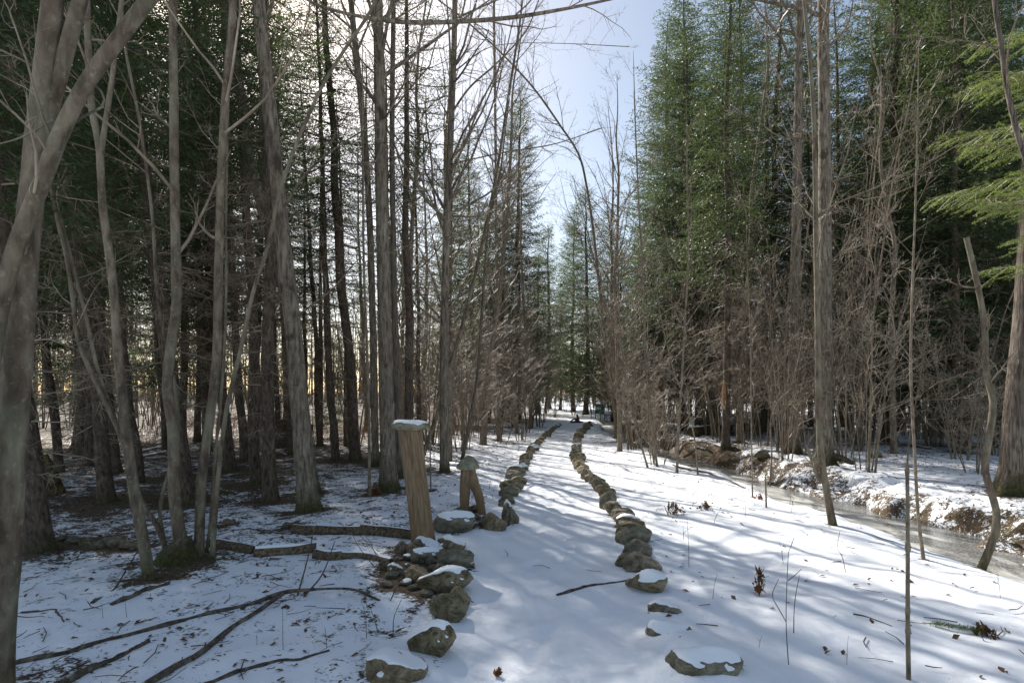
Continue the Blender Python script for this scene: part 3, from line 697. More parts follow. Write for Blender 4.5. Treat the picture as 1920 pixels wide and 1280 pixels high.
# infill of the two stands
def ok_spot(x, y, gap):
    if abs(x - xp(y)) < 2.4 or abs(x - xs(y)) < 1.2: return False
    px = CX + F * x / y
    if 955 < px < 1215: return False                     # the gap of sky above the path
    if 60 < px < 330 and y > 19: return False            # the clearing
    return all((x - b[0]) ** 2 + (y - b[1]) ** 2 > gap ** 2 for b in BASES)
n = 0; tries = 0
while n < 26 and tries < 4000:
    tries += 1; y = random.uniform(12, 21) if n < 9 else random.uniform(14, 44); x = random.uniform(-22, -6) if n < 9 else random.uniform(8, 34)
    if abs(x / y) > 1.05 or not ok_spot(x, y, 1.9): continue
    put_conifer('tall' if random.random() < .7 else 'full', n, x, y, 'spruce deep in the wood behind the log edging' if x < 0 else 'spruce deep in the stand across the stream',
                'spruces deep in the left wood' if x < 0 else 'spruces deep across the stream', random.uniform(.75, 1.15), lean=(random.uniform(-.05, .05), random.uniform(-.05, .05)))
    n += 1
for (px, py, s) in ((1250, 800, .55), (1385, 812, .6), (1465, 806, .7), (1640, 806, .6), (960, 800, .5), (620, 820, .6), (1770, 805, .7)):
    g = gp(px, py); put_conifer('young', 0, g.x, g.y, 'small young spruce filling a gap between the taller trunks', 'young spruces', s, name='young_spruce')

# --- bright fir boughs leaning into the picture
def fir_tree(loc, label, boughs, seed):
    rng = np.random.default_rng(seed); root = empty('fir_tree', loc, label, 'tree')
    mb = MB(); bole(mb, [(0, 0, -.1), (.02, 0, 2), (0, .03, 5), (0, 0, 8)], [.09, .075, .05, .01], S=10, flare=.5, seed=seed); mb.obj('trunk', M['spruce'], root)
    wd = MB(); nd = MB()
    for (z, az, L, el) in boughs:
        s = np.linspace(0, 1, 8); dirh = np.array([math.cos(az), math.sin(az)])
        P = np.column_stack([dirh[0] * L * s, dirh[1] * L * s, z + L * (el * s - .18 * s * s)])
        tubes(wd, P[None], (.011 * (1 - .8 * s))[None], 5)
        S1, R1 = [], []
        for i in range(int(L / .07)):
            t = .15 + .85 * (i / (L / .07)); f_ = t * 7 * .999; j = int(f_); pos = P[j] + (P[j + 1] - P[j]) * (f_ - j); d = norm(P[j + 1] - P[j])
            sdv = norm(np.cross(d, [0, 0, 1.0])) * (1 if i % 2 else -1)
            td = norm(d * rng.uniform(.5, 1.0) + sdv * rng.uniform(.5, 1.0) + np.array([0, 0, rng.normal(-.05, .22)])); tl = .42 * L * (1 - t) ** .8 * rng.uniform(.6, 1.1) + .12; tl = min(tl, .42)
            S1.append(np.array([pos + td * tl * u + np.array([0, 0, -.06 * u * u]) for u in np.linspace(0, 1, 5)])); R1.append(.004 * (1 - .6 * np.linspace(0, 1, 5)))
        S1 = np.array(S1); R1 = np.array(R1); tubes(wd, S1, R1, 3)
        K2 = []
        for q in S1:
            d = norm(q[-1] - q[0]); sv = norm(np.cross(d, [0, 0, 1.0])); ln_ = np.linalg.norm(q[-1] - q[0])
            for u in np.arange(.15, 1, .09 / max(ln_, .09)):
                o = q[0] + (q[-1] - q[0]) * u
                for sg in (-1, 1):
                    e = norm(d * rng.uniform(.6, 1) + sv * sg * rng.uniform(.5, .9) + np.array([0, 0, rng.normal(-.02, .2)])); l2 = min(.15, .4 * ln_ * (1 - u) + .05) * rng.uniform(.6, 1.1); K2.append((o, o + e * l2))
            K2.append((q[0], q[-1]))
        A = np.array([k[0] for k in K2]); B = np.array([k[1] for k in K2]); ln_ = np.linalg.norm(B - A, axis=1)
        cnt = np.maximum((ln_ / .0085).astype(int), 4); j = np.repeat(np.arange(len(A)), cnt); u = np.concatenate([np.arange(c) / c for c in cnt])
        o = A[j] + (B[j] - A[j]) * u[:, None]; d = norm(B - A)[j]; sv = norm(np.cross(d, [0, 0, 1.0]) + rng.normal(0, .7, (len(j), 3))); sg = np.where(np.arange(len(j)) % 2, 1, -1)[:, None]
        e = norm(d * .6 + sv * sg + rng.normal(0, .12, (len(j), 3))); nl = rng.uniform(.020, .031, len(j))[:, None]; w = d * .0034
        V = np.stack([o - w, o + w, o + e * nl], 1); nd.add(V.reshape(-1, 3), None, np.arange(len(j) * 3).reshape(-1, 3))
    wd.obj('branches', M['twig'], root); nd.obj('foliage', M['fir'], root, smooth=False)
    return root
bo = [(z + .15, math.pi + a, L * .92, random.uniform(.0, .25)) for z, a, L in ((3.3, .25, 1.7), (3.75, .5, 1.7), (3.6, -.1, 1.9), (2.95, .35, 1.5), (4.2, .1, 1.7), (4.5, .45, 1.6), (4.8, -.1, 1.4), (2.8, -.15, 1.35), (3.9, -.4, 1.6), (5.2, .3, 1.3), (3.1, .8, 1.4), (4.0, .8, 1.5), (4.6, -.5, 1.3), (3.45, .1, 1.8), (3.85, .3, 1.9), (4.35, -.2, 1.7), (4.7, .2, 1.7), (5.0, 0, 1.6), (3.2, .5, 1.5), (5.4, -.1, 1.5))]
lf = (6.45, 6.3); fir_tree((lf[0], lf[1], hz(*lf)), 'bright yellow-green fir whose boughs reach over the stream from the side', bo, 5)
lf = gp(1895, 840); fir_tree((lf.x, lf.y, lf.z), 'small fir with bright low boughs between trunks behind the wavy snapped maple', [(z, math.pi + a, L, .05) for z, a, L in ((2.6, .2, 1.6), (2.3, -.3, 1.5), (2.9, .5, 1.3), (2.5, 2.6, 1.2), (3.2, 3.3, 1.2))], 6)
lf = gp(1345, 815); fir_tree((lf.x, lf.y, lf.z), 'small fir with bright sprays behind the slim spruce with the bare patch', [(z, a, L, .1) for z, a, L in ((3.2, -2.2, 1.8), (3.8, -1.2, 1.5), (3.5, -2.8, 2.0), (4.4, -1.7, 1.5), (2.9, -.6, 1.2))], 8)
lf = gp(600, 832); fir_tree((lf.x, lf.y, lf.z), 'small fir with sunlit sprays among the dark spruce trunks', [(z, a, L, .1) for z, a, L in ((4.2, -1.0, 1.9), (4.8, -.2, 1.7), (3.6, -2.0, 1.5), (5.5, -1.5, 1.7), (4.5, -2.7, 1.6))], 9)

# --- bare shrubs: prototypes and copies
def shrub(seed, nst, H, spread, r0=.014, tw='twig'):
    rng = np.random.default_rng(seed); root = bpy.data.objects.new('bare_shrub', None); COL.objects.link(root)
    P, R = [], []
    for i in range(nst):
        a = rng.uniform(0, 6.283); L = H * rng.uniform(.6, 1.1); s = np.linspace(0, 1, 9); lean = spread * rng.uniform(.2, 1.1)
        o = np.column_stack([np.cos(a) * (.12 + L * lean * s ** 1.3), np.sin(a) * (.12 + L * lean * s ** 1.3), L * (s - .25 * lean * s * s) - .05]) + np.cumsum(rng.normal(0, .02 * H / 3, (9, 3)), 0) * s[:, None]
        P.append(o); R.append(r0 * rng.uniform(.6, 1.25) * (1 - .75 * s))
    P = np.array(P); R = np.array(R)
    for p_, r_ in zip(P, R): m = MB(); tubes(m, p_[None], r_[None], 5); m.obj('stem', M['sapling'], root)

    A, a = kids(P, R, 8, .2, 1, .42, 45, .3, 6, .2, .55, rng, rmin=.0045); B_, b = kids(A, a, 6, .15, 1, .5, 45, .15, 5, .22, .6, rng, rmin=.0035); C_, c = kids(B_, b, 3, .1, 1, .5, 42, .05, 4, .2, .7, rng, rmin=.003)
    m = MB(); tubes(m, A, a, 3); tubes(m, B_, b, 3); tubes(m, C_, c, 3); m.obj('twigs', M[tw], root)
    return root
SH = [shrub(1, 8, 3.6, .42), shrub(2, 6, 5.6, .36, .02, 'twig_grey'), shrub(3, 9, 2.4, .5, .010), shrub(4, 5, 6.6, .30, .024)]
def put_shrub(k, x, y, label, group, sc=1.0):
    p = SH[k]; o = p if p.name not in USED else copy_tree(p); USED.add(p.name)
    o.location = (x, y, hz(x, y) - .02); o.rotation_euler = (0, 0, random.uniform(0, 6.28)); o.scale = (sc,) * 3; o.name = 'bare_shrub'
    tag(o, label, 'shrub', group)
LAB = {'p': ('arching bare shrub crowding the path edge before the green chair', 'shrubs beside the far path'), 's': ('bare twiggy alder shrub on the bank of the frozen stream', 'alders along the stream'),
       'l': ('grey bare shrub in the open clearing behind the spruce trunks', 'shrubs in the clearing'), 'r': ('bare twiggy shrub under the spruces across the stream', 'shrubs across the stream'), 'f': ('bare brush at the far end of the woods', 'far brush'),
       'w': ('bare twiggy shrub in the wood left of the path', 'shrubs in the left wood')}
for (x, y, k, z) in [(.3, 19, 0, 'p'), (-.5, 21.5, 1, 'p'), (.6, 23, 1, 'p'), (-.3, 18.2, 2, 'p'), (-1.6, 20, 3, 'p'), (1.3, 26.5, 3, 'p'), (0, 26, 1, 'p'), (-1.6, 24, 0, 'p'), (-2.8, 19, 0, 'p'), (-2.2, 17, 2, 'p'), (1.6, 30, 1, 'p'), (.3, 29, 3, 'p'),
                     (3.75, 19.3, 1, 's'), (3.7, 17, 0, 's'), (6.0, 23.2, 3, 's'), (5.7, 19, 3, 's'), (5.9, 16, 1, 's'), (6.1, 22, 1, 's'), (5.9, 26.5, 1, 's'), (6.3, 25, 3, 's'), (6.6, 14, 3, 's'), (7.2, 17.5, 1, 's'), (6.0, 12.5, 0, 's'), (7.8, 20, 0, 's'), (3.7, 14.5, 2, 's'), (6.2, 17.2, 3, 's'), (7.6, 15.4, 3, 's'), (6.8, 19.8, 3, 's'), (5.7, 21, 1, 's'), (8.2, 18.6, 1, 's'), (9.4, 15.6, 3, 's'), (3.5, 16, 1, 's'), (3.9, 18, 3, 's'), (8.9, 20.5, 3, 's'), (6.9, 13.2, 1, 's'), (10.8, 17.2, 3, 's'), (7.1, 23.5, 3, 's'), (6.6, 10.6, 0, 's'), (7.4, 12.6, 1, 's'), (8.6, 14.2, 3, 's'), (9.6, 12.2, 0, 's'), (10.2, 15.5, 1, 's'), (6.9, 15.6, 1, 's'), (8.3, 10.2, 2, 's'), (9.2, 17, 3, 's'), (11.2, 13.2, 1, 's'), (3.2, 12.6, 2, 's'), (6.4, 18.4, 0, 's'), (6.8, 28, 1, 's'), (7.2, 29.5, 3, 's')]:
    put_shrub(k, x, y, *LAB[z], sc=random.uniform(.9, 1.3))
for (px, y) in [(1000, 34), (1040, 37), (1075, 39), (1110, 42), (1150, 38), (1190, 36), (1025, 42), (1130, 46), (1060, 45), (1230, 40), (985, 38)]: put_shrub(random.choice((0, 1, 3)), (px - CX) / F * y, y, *LAB['f'], sc=random.uniform(.7, 1.0))
for i in range(95):
    z = random.choice('lllrrrrrwwwff'); y = random.uniform(20, 42) if z in 'lf' else random.uniform(15, 30)
    px = {'l': random.uniform(40, 420), 'r': random.uniform(1330, 1900), 'w': random.uniform(480, 900), 'f': random.uniform(400, 1700)}[z]
    x = (px - CX) / F * y
    if abs(x - xp(y)) < 1.6 or abs(x - xs(y)) < .9: continue
    put_shrub(random.choice((0, 1, 3, 1)), x, y, *LAB[z], sc=random.uniform(.8, 1.2))

# --- tall bare trees of the background (prototype and copies)
def bare_proto(seed, H, r):
    rng = np.random.default_rng(seed); root = bpy.data.objects.new('bare_tree', None); COL.objects.link(root)
    z = np.linspace(-.1, H, 12); w = np.cumsum(rng.normal(0, .06, (12, 2)), 0); w -= w[0]; P = np.column_stack([w, z]); R = r * (1 - z.clip(0) / H) ** .8 + .006
    m = MB(); bole(m, P, R, S=9, flare=.4, seed=seed, step=.25); m.obj('trunk', M['sapling'], root)
    A, a = kids(P[None], R[None], 30, .25, .98, .28, 42, .6, 7, .12, .42, rng); B_, b = kids(A, a, 7, .2, 1, .42, 42, .3, 5, .15, .5, rng); C_, c = kids(B_, b, 5, .1, 1, .45, 42, .2, 4, .15, .6, rng)
    m = MB(); tubes(m, A, a, 4); m.obj('branches', M['sapling'], root); m = MB(); tubes(m, B_, b, 3); tubes(m, C_, c, 3); m.obj('twigs', M['twig_grey'], root)
    return root
BT = [bare_proto(51, 12, .08), bare_proto(52, 10, .06), bare_proto(53, 14, .10)]
for x, y, k, sc in [(-1.5, 13.5, 0, 1.0), (-.9, 17.6, 2, .95), (2.95, 15.6, 1, 1.05), (3.75, 20.5, 0, 1.0), (-2.3, 12.4, 1, 1.1), (0.8, 25, 2, .9), (.2, 22.5, 0, 1.0), (-3.0, 15.6, 2, .9), (6.6, 16.5, 0, 1.1), (7.5, 19, 2, .9), (9.0, 13.4, 1, 1.1)]:
    p = BT[k]; o = p if p.name not in USED else copy_tree(p); USED.add(p.name); o.name = 'bare_tree'; o.location = (x, y, hz(x, y)); o.scale = (sc,) * 3; o.rotation_euler = (random.uniform(-.06, .06), random.uniform(-.06, .06), random.uniform(0, 6.28))
    tag(o, 'slim bare tree with fine crown twigs standing close beside the path or stream', 'tree', 'slim bare trees beside path and stream'); BASES.append((x, y, .06))
n = 0; tries = 0
while n < 60 and tries < 3000:
    tries += 1; z = n % 4
    if z == 0: y = random.uniform(24, 60); px = random.uniform(40, 360)
    elif z == 1: y = random.uniform(16, 45); px = random.uniform(640, 1010)
    elif z == 2: y = random.uniform(15, 40); px = random.uniform(1180, 1900)
    else: y = random.uniform(38, 65); px = random.uniform(960, 1240)
    x = (px - CX) / F * y
    if abs(x - xp(y)) < 1.7 or abs(x - xs(y)) < 1.0 or any((x - b[0]) ** 2 + (y - b[1]) ** 2 < 1 for b in BASES): continue
    p = BT[n % 3]; o = p if p.name not in USED else copy_tree(p); USED.add(p.name); o.name = 'bare_tree'
    o.location = (x, y, hz(x, y)); o.scale = (random.uniform(.75, 1.1),) * 3; o.rotation_euler = (random.uniform(-.05, .05), random.uniform(-.05, .05), random.uniform(0, 6.28))
    tag(o, ['slim bare tree in the open clearing beyond the spruce trunks', 'slim bare tree in the thicket left of the path', 'slim bare tree among the spruces across the stream', 'bare tree against the sky beyond the end of the path'][z], 'tree',
        ['bare trees of the clearing', 'bare trees left of the path', 'bare trees across the stream', 'bare trees beyond the path'][z])
    BASES.append((x, y, .08)); n += 1

# --- far wood that reads as one mass
rng = np.random.default_rng(77); m = MB(); N = 1100
ang = rng.uniform(-1.15, 1.15, N); rr = rng.uniform(62, 120, N); x = np.sin(ang) * rr; y = np.cos(ang) * rr; H = rng.uniform(8, 15, N)
gap = (np.abs(np.degrees(ang) - 5) < 4); H[gap] *= .55
s = np.linspace(0, 1, 6); P = np.stack([x[:, None] + s * rng.normal(0, .5, N)[:, None], y[:, None] + 0 * s, height(x, y)[:, None] + H[:, None] * s], -1); R = .12 * (1 - .85 * s)[None] * rng.uniform(.6, 1.4, N)[:, None]
tubes(m, P, R, 3); A, a = kids(P, R, 9, .2, 1, .3, 45, .5, 4, .12, .4, rng, rmin=.016); tubes(m, A, a, 3); B_, b = kids(A, a, 3, .2, 1, .5, 42, .3, 3, .14, .6, rng, rmin=.012); tubes(m, B_, b, 3)
tag(m.obj('far_woods', M['twig_grey']), 'grey bare woods closing the view far behind', 'woods', kind='stuff')

# ================================================================= STONES
def rock_mesh(seed, mat):
    rng = np.random.default_rng(seed); bm = bmesh.new(); bmesh.ops.create_icosphere(bm, subdivisions=4, radius=.5)
    V = np.array([v.co[:] for v in bm.verts])
    for i in range(rng.integers(7, 12)):
        nrm = norm(rng.normal(size=3)); d = rng.uniform(.27, .42); k = V @ nrm - d
        V = V - np.where(k > 0, k * .95, 0)[:, None] * nrm
    V += (.045 * vn(V[:, 0] * 4, V[:, 1] * 5, V[:, 2] * 5, seed=seed) + .02 * vn(V[:, 0] * 13, V[:, 1] * 13, V[:, 2] * 13, seed=seed + 5))[:, None] * norm(V)
    lo, hi = V.min(0), V.max(0); V = (V - (lo + hi) / 2) / (hi - lo)
    for v, c in zip(bm.verts, V): v.co = c
    bm.normal_update()
    me = bpy.data.meshes.new('stone'); bm.to_mesh(me); me.materials.append(M[mat])
    N = np.array([v.normal[:] for v in bm.verts]); T = [[v.index for v in f.verts] for f in bm.faces]; bm.free()
    me.polygons.foreach_set('use_smooth', [True] * len(me.polygons))
    k = (N[:, 2] - .45) * 1.6 + .4 * vn(V[:, 0] * 3.6, V[:, 1] * 4.5, V[:, 2] * 4.5 + 9, seed=seed + 2) + (V[:, 2] - .12) * .8
    C = V + N * (-.02 + .05 * sstep(-.05, .9, k))[:, None] + np.array([0, 0, 1]) * (.012 * sstep(.1, .9, k))[:, None]
    mb = MB(); mb.add(C, None, T); cap = mb.mesh('snow_cap', M['snow'])
    return me, cap
ROCKS = [rock_mesh(200 + i, ['stone_grey', 'stone_tan', 'stone_moss', 'stone_olive', 'stone_grey', 'stone_moss'][i % 6]) for i in range(18)]
def put_stone(px, py, w, h, label, group=None, k=None, snow=None, name='stone', rz=None, dep=.85):
    g = gp(px, py); W = pxw(w, g.y) * 1.15; D = W * dep; sn = EYE / math.hypot(EYE, g.y)
    H = max((pxw(h, g.y) - D * sn * .6), .42 * W); Ht = H * 1.4
    k = random.randrange(18) if k is None else k
    o = bpy.data.objects.new(name, ROCKS[k][0]); COL.objects.link(o)
    x = g.x + g.x / g.y * D * .45; y = g.y + D * .45
    o.location = (x, y, hz(x, y) + H - Ht / 2); o.scale = (W, D, Ht); o.rotation_euler = (0, 0, random.uniform(-.35, .35) if rz is None else rz)
    tag(o, label, 'stone', group)
    if snow if snow is not None else random.random() < .12:
        c = bpy.data.objects.new('snow_cap', ROCKS[k][1]); COL.objects.link(c); c.parent = o
    BASES.append((x, y, W * .12))
    return o
GS, GL = 'stones edging the stream side of the path', 'stones edging the wood side of the path'
LS, LL = 'fieldstone in the row edging the path on its stream side', 'fieldstone in the row edging the path on its wood side'
for px, py, w, h, lab, sn in [(1211, 1112, 72, 40, 'rounded dark stone with a snow pocket, touched by the thin stick on the path', True), (1204, 1074, 66, 33, 'angular tan split stone behind the rounded one with the snow pocket', False),
                              (1178, 1062, 42, 26, 'small reddish-brown stone tucked against the angular tan split stone', False), (1194, 1046, 50, 34, None, False), (1188, 1024, 62, 22, None, False), (1200, 1034, 40, 22, None, False), (1183, 1013, 46, 20, None, False), (1186, 1056, 40, 24, None, False), (1181, 1004, 54, 22, None, False), (1178, 988, 44, 18, None, True), (1174, 995, 38, 16, None, False), (1172, 980, 36, 16, None, False), (1167, 974, 42, 18, None, False), (1160, 968, 30, 18, None, False), (1146, 957, 26, 20, None, False), (1139, 942, 28, 18, None, False), (1131, 924, 26, 16, None, False), (1122, 912, 24, 16, None, False), (1109, 902, 24, 16, None, False),
                              (1152, 964, 32, 24, None, False), (1140, 953, 30, 34, 'upright block stone standing proud in the stream-side row', False), (1138, 932, 30, 20, None, False), (1126, 919, 29, 18, None, False), (1118, 907, 27, 20, None, False), (1100, 898, 22, 22, None, False), (1095, 888, 24, 16, None, False)]:
    put_stone(px, py, w, h, lab or LS, None if lab else GS, snow=sn)
py = 880.0
while py > 793:
    px = float(np.interp(py, [790, 800, 808, 815, 824, 832, 840, 850, 858, 868, 880], [1106, 1103, 1098, 1090, 1086, 1082, 1079, 1078, 1081, 1085, 1091]))
    w = (py - CY) * .165 * random.uniform(.85, 1.3); put_stone(px + random.uniform(-3, 3), py, w, w * .7, LS, GS); py -= max((py - CY) * .05, 1.7)
put_stone(1246, 1158, 56, 26, 'stone almost buried in snow, only a broken dark rim showing', snow=True, k=4)
for px, py, w, h, lab in [(1258, 1212, 80, 30, 'hump of snow over a buried stone with a tan sliver showing'), (1318, 1290, 130, 40, 'grey boulder just breaking the snow below the buried stones')]:
    o = put_stone(px, py, w, h, lab, snow=True); o.location.z -= .025
for px, py, w, h, lab, sn, k in [(745, 1292, 105, 52, 'tan boulder with deep snow on its back, lowest of the wood-side row', True, 1), (809, 1238, 82, 84, 'big snow-capped boulder fringed with yellow moss', True, 2), (842, 1167, 66, 64, 'steep tan and moss boulder leaning on a smaller stone', False, 5),
                                 (862, 1142, 36, 44, 'smooth brown stone behind the steep tan boulder', False, 1), (834, 1118, 96, 44, 'long pale mossy stone lying across the row below the post', True, 2), (853, 1068, 68, 46, 'big squared grey-green block at the foot of the post', False, 3),
                                 (782, 1093, 42, 36, 'tan wedge-shaped stone below the flat slabs', False, 1), (830, 1078, 34, 20, 'small dark stone between the squared block and the tan wedge', False, 0), (797, 1056, 52, 16, 'tilted flat slab below the post', True, 3), (800, 1040, 58, 14, 'thin flat slab touching the foot of the post', True, 0),
                                 (811, 1060, 24, 18, 'little grey rounded stone beside the tilted slab', False, 4), (846, 1034, 50, 20, 'yellowish stone on top of the squared block', True, 1), (757, 1038, 28, 26, 'round grey stone left behind the post foot', False, 0), (777, 1042, 27, 27, 'brown rounded stone against the post foot', False, 1),
                                 (741, 1074, 26, 20, 'tan stone at the end of the lower log edging', True, 1), (722, 1068, 20, 20, 'brown stone at the tip of the lower log edging', False, 5), (725, 1102, 24, 14, 'pale flat stone lying alone in snow below the log end', False, 4),
                                 (852, 1000, 74, 32, 'long flat-faced grey stone before the forked stump', True, 3), (927, 995, 44, 36, 'broad tan stone beside the forked stump', False, 1), (957, 982, 30, 46, 'tall squared stone at the path corner near the forked stump', True, 0), (893, 976, 18, 16, 'small dark stone wedged between the two broad ones', False, 4),
                                 (861, 970, 32, 16, 'dark low stone under the forked stump', False, 0), (886, 960, 24, 16, 'mossy stone behind the forked stump legs', False, 2), (908, 978, 22, 12, 'little flat stone at the foot of the forked stump', True, 4)]:
    put_stone(px, py, w, h, lab, k=k, snow=sn)
for px, py in [(735, 1085), (752, 1078), (765, 1064), (770, 1082), (790, 1074), (760, 1098), (775, 1106), (800, 1098), (815, 1070), (818, 1092), (747, 1052), (765, 1050), (822, 1045), (868, 1052), (878, 1066), (800, 1120), (815, 1135), (872, 988), (905, 986), (940, 985), (868, 960), (840, 966)]:
    w_ = random.uniform(13, 26); put_stone(px, py, w_, w_ * .6, 'small rubble stone among the larger stones at the post and forked stump', 'rubble stones about the post', snow=random.random() < .3)
for px, py, w, h in [(950, 944, 28, 18), (946, 951, 22, 12), (955, 931, 36, 12), (960, 921, 42, 18), (972, 908, 28, 14), (966, 899, 34, 12), (968, 889, 32, 11), (980, 881, 20, 14)]: put_stone(px, py, w, h, LL, GL)
py = 873.0
while py > 797:
    px = float(np.interp(py, [797, 805, 815, 830, 845, 858, 873], [1048, 1040, 1028, 1011, 999, 989, 982])); w = (py - CY) * .15 * random.uniform(.85, 1.3)
    put_stone(px + random.uniform(-2, 2), py, w, w * .6, LL, GL); py -= max((py - CY) * .045, 1.7)
for px, py, w, h in [(138, 1020, 26, 12), (165, 1024, 26, 16), (187, 1028, 24, 14), (214, 1026, 38, 22), (237, 1030, 28, 14), (258, 1031, 24, 14), (116, 1016, 22, 12)]:
    put_stone(px, py, w, h, 'small mossy stone in the low row between the maples', 'stones in the low row between the maples', snow=False)
for px, py, w, h, lab in [(428, 984, 20, 14, 'lone rounded mossy stone above the lower log edging'), (540, 990, 16, 9, 'small pale stone at the tip of the upper log edging'), (1428, 862, 24, 11, 'flat yellowish stone in the snow by the tall pale poplar'), (1640, 858, 22, 8, 'flat grey stone in snow beyond the sprawling root'), (1358, 884, 12, 8, 'small mossy stone at the ice margin')]:
    put_stone(px, py, w, h, lab)

# ================================================================= POST AND FORKED STUMP WITH STONE CAPS
g = gp(797, 1030); Yp = g.y + .08
H = pxw(1030 - 803, Yp); top = pt(769, 803, Yp); foot = np.array([(797 - CX) / F * Yp, Yp, hz((797 - CX) / F * Yp, Yp) - .05])
mb = MB(); r = pxw(42, Yp) / 2; L = np.linalg.norm(top - foot); zz = np.linspace(0, L, 34); S = 72; th = np.arange(S) * 2 * math.pi / S
T2, Z2 = np.meshgrid(th, zz)
rad = r * (.98 + .06 * np.abs(Z2 / L - .5)) * (1 + .05 * vn(np.cos(T2) * 2, np.sin(T2) * 2, Z2 * 1.5, seed=9) + .05 * vn(np.cos(T2) * 8, np.sin(T2) * 8, Z2 * 1.6, seed=10))
rad -= r * .5 * np.exp(-((np.angle(np.exp(1j * (T2 - (-1.72 + .1 * np.sin(Z2 * 3)))))) / .06) ** 2) * sstep(.3 * L, .6 * L, Z2)
rad += r * .10 * np.exp(-Z2 / .1) - r * .13 * np.exp(-((np.angle(np.exp(1j * (T2 + .4)))) / .3) ** 2) * np.exp(-((Z2 - .62 * L) / .22) ** 2)
V = np.stack([rad * np.cos(T2), rad * np.sin(T2), Z2], -1).reshape(-1, 3)
k, s = np.meshgrid(np.arange(33), np.arange(S), indexing='ij'); s2 = (s + 1) % S
mb.add(V, np.stack([k * S + s, k * S + s2, (k + 1) * S + s2, (k + 1) * S + s], -1).reshape(-1, 4)); mb.add(np.vstack([V[-S:], [[0, 0, L]]]), None, [[i, (i + 1) % S, S] for i in range(S)])
post = mb.obj('wooden_post', M['wood']); post.location = foot; post.rotation_euler = Vector(top - foot).to_track_quat('Z', 'Y').to_euler()
tag(post, 'leaning weathered bare log post with a long crack, carrying a flat stone', 'post'); BASES.append((foot[0], foot[1], .1))
def cap_stone(c, size, seed, mat, label, dome):
    bm = bmesh.new(); bmesh.ops.create_icosphere(bm, subdivisions=4, radius=.5); V = np.array([v.co[:] for v in bm.verts])
    if dome:
        V[:, 2] = np.where(V[:, 2] < -.1, -.1 + (V[:, 2] + .1) * .12, V[:, 2]); q = np.clip((V[:, 2] + .1) / .6, 0, 1); V[:, :2] *= (1.0 - .35 * q)[:, None]
    else:
        V[:, 2] = np.sign(V[:, 2]) * .5 * (1 - (1 - np.abs(V[:, 2]) * 2).clip(0, 1) ** 2.6); V[:, :2] *= (1 + .12 * (.5 - np.abs(V[:, 2])))[:, None]
    V += (.05 * vn(V[:, 0] * 4, V[:, 1] * 4, V[:, 2] * 4, seed=seed) + .02 * vn(V[:, 0] * 11, V[:, 1] * 11, V[:, 2] * 11, seed=seed + 1))[:, None] * norm(V)
    lo, hi = V.min(0), V.max(0); V = (V - (lo + hi) / 2) / (hi - lo) * np.array(size)
    for v, p in zip(bm.verts, V): v.co = p
    bm.normal_update(); me = bpy.data.meshes.new('cap_stone'); bm.to_mesh(me); me.materials.append(M[mat]); me.polygons.foreach_set('use_smooth', [True] * len(me.polygons))
    N = np.array([v.normal[:] for v in bm.verts]); T = [[v.index for v in f.verts] for f in bm.faces]; bm.free()
    o = bpy.data.objects.new('cap_stone', me); COL.objects.link(o); o.location = c; tag(o, label, 'stone')
    if not dome:
        kk = (N[:, 2] - .55) * 2 + .5 * vn(V[:, 0] * 14, V[:, 1] * 14, V[:, 2], seed=3); mb = MB(); mb.add(V + N * (-.008 + .0125 * sstep(-.1, .7, kk))[:, None], None, T); mb.obj('snow_cap', M['snow'], o)
    return o
cs = cap_stone((top[0] - .0, Yp - .01, top[2] + .035), (pxw(70, Yp), .34, .10), 5, 'stone_olive', 'flat grey-green stone slab balanced on top of the leaning post', False); cs.rotation_euler = (0.03, .04, .2)
g = gp(880, 966); Ys = g.y; ft = np.array([(882 - CX) / F * Ys, Ys, hz((882 - CX) / F * Ys, Ys)])
stt = empty('forked_stump', ft, 'short forked log standing on two legs, weathered bare wood under a domed stone', 'stump')
for pp, a, b, nm in (([(871, 970), (871, 940), (873, 905), (877, 878)], 23, 38, 'leg'), ([(904, 958), (898, 930), (888, 905), (880, 880)], 22, 33, 'leg')):
    P, R, _ = stem_pts(pp, a, b, Ys, 1.5, sink=.05); mb = MB(); bole(mb, P, R, S=22, seed=int(a), step=.03, bumpy=.1); mb.obj(nm, M['wood'], stt, origin=ft)
tp = pt(877, 872, Ys); cap_stone((tp[0], Ys, tp[2] + .035), (pxw(44, Ys), .28, pxw(27, Ys)), 8, 'stone_olive', 'domed grey-green stone sitting like a mushroom cap on the forked stump', True)

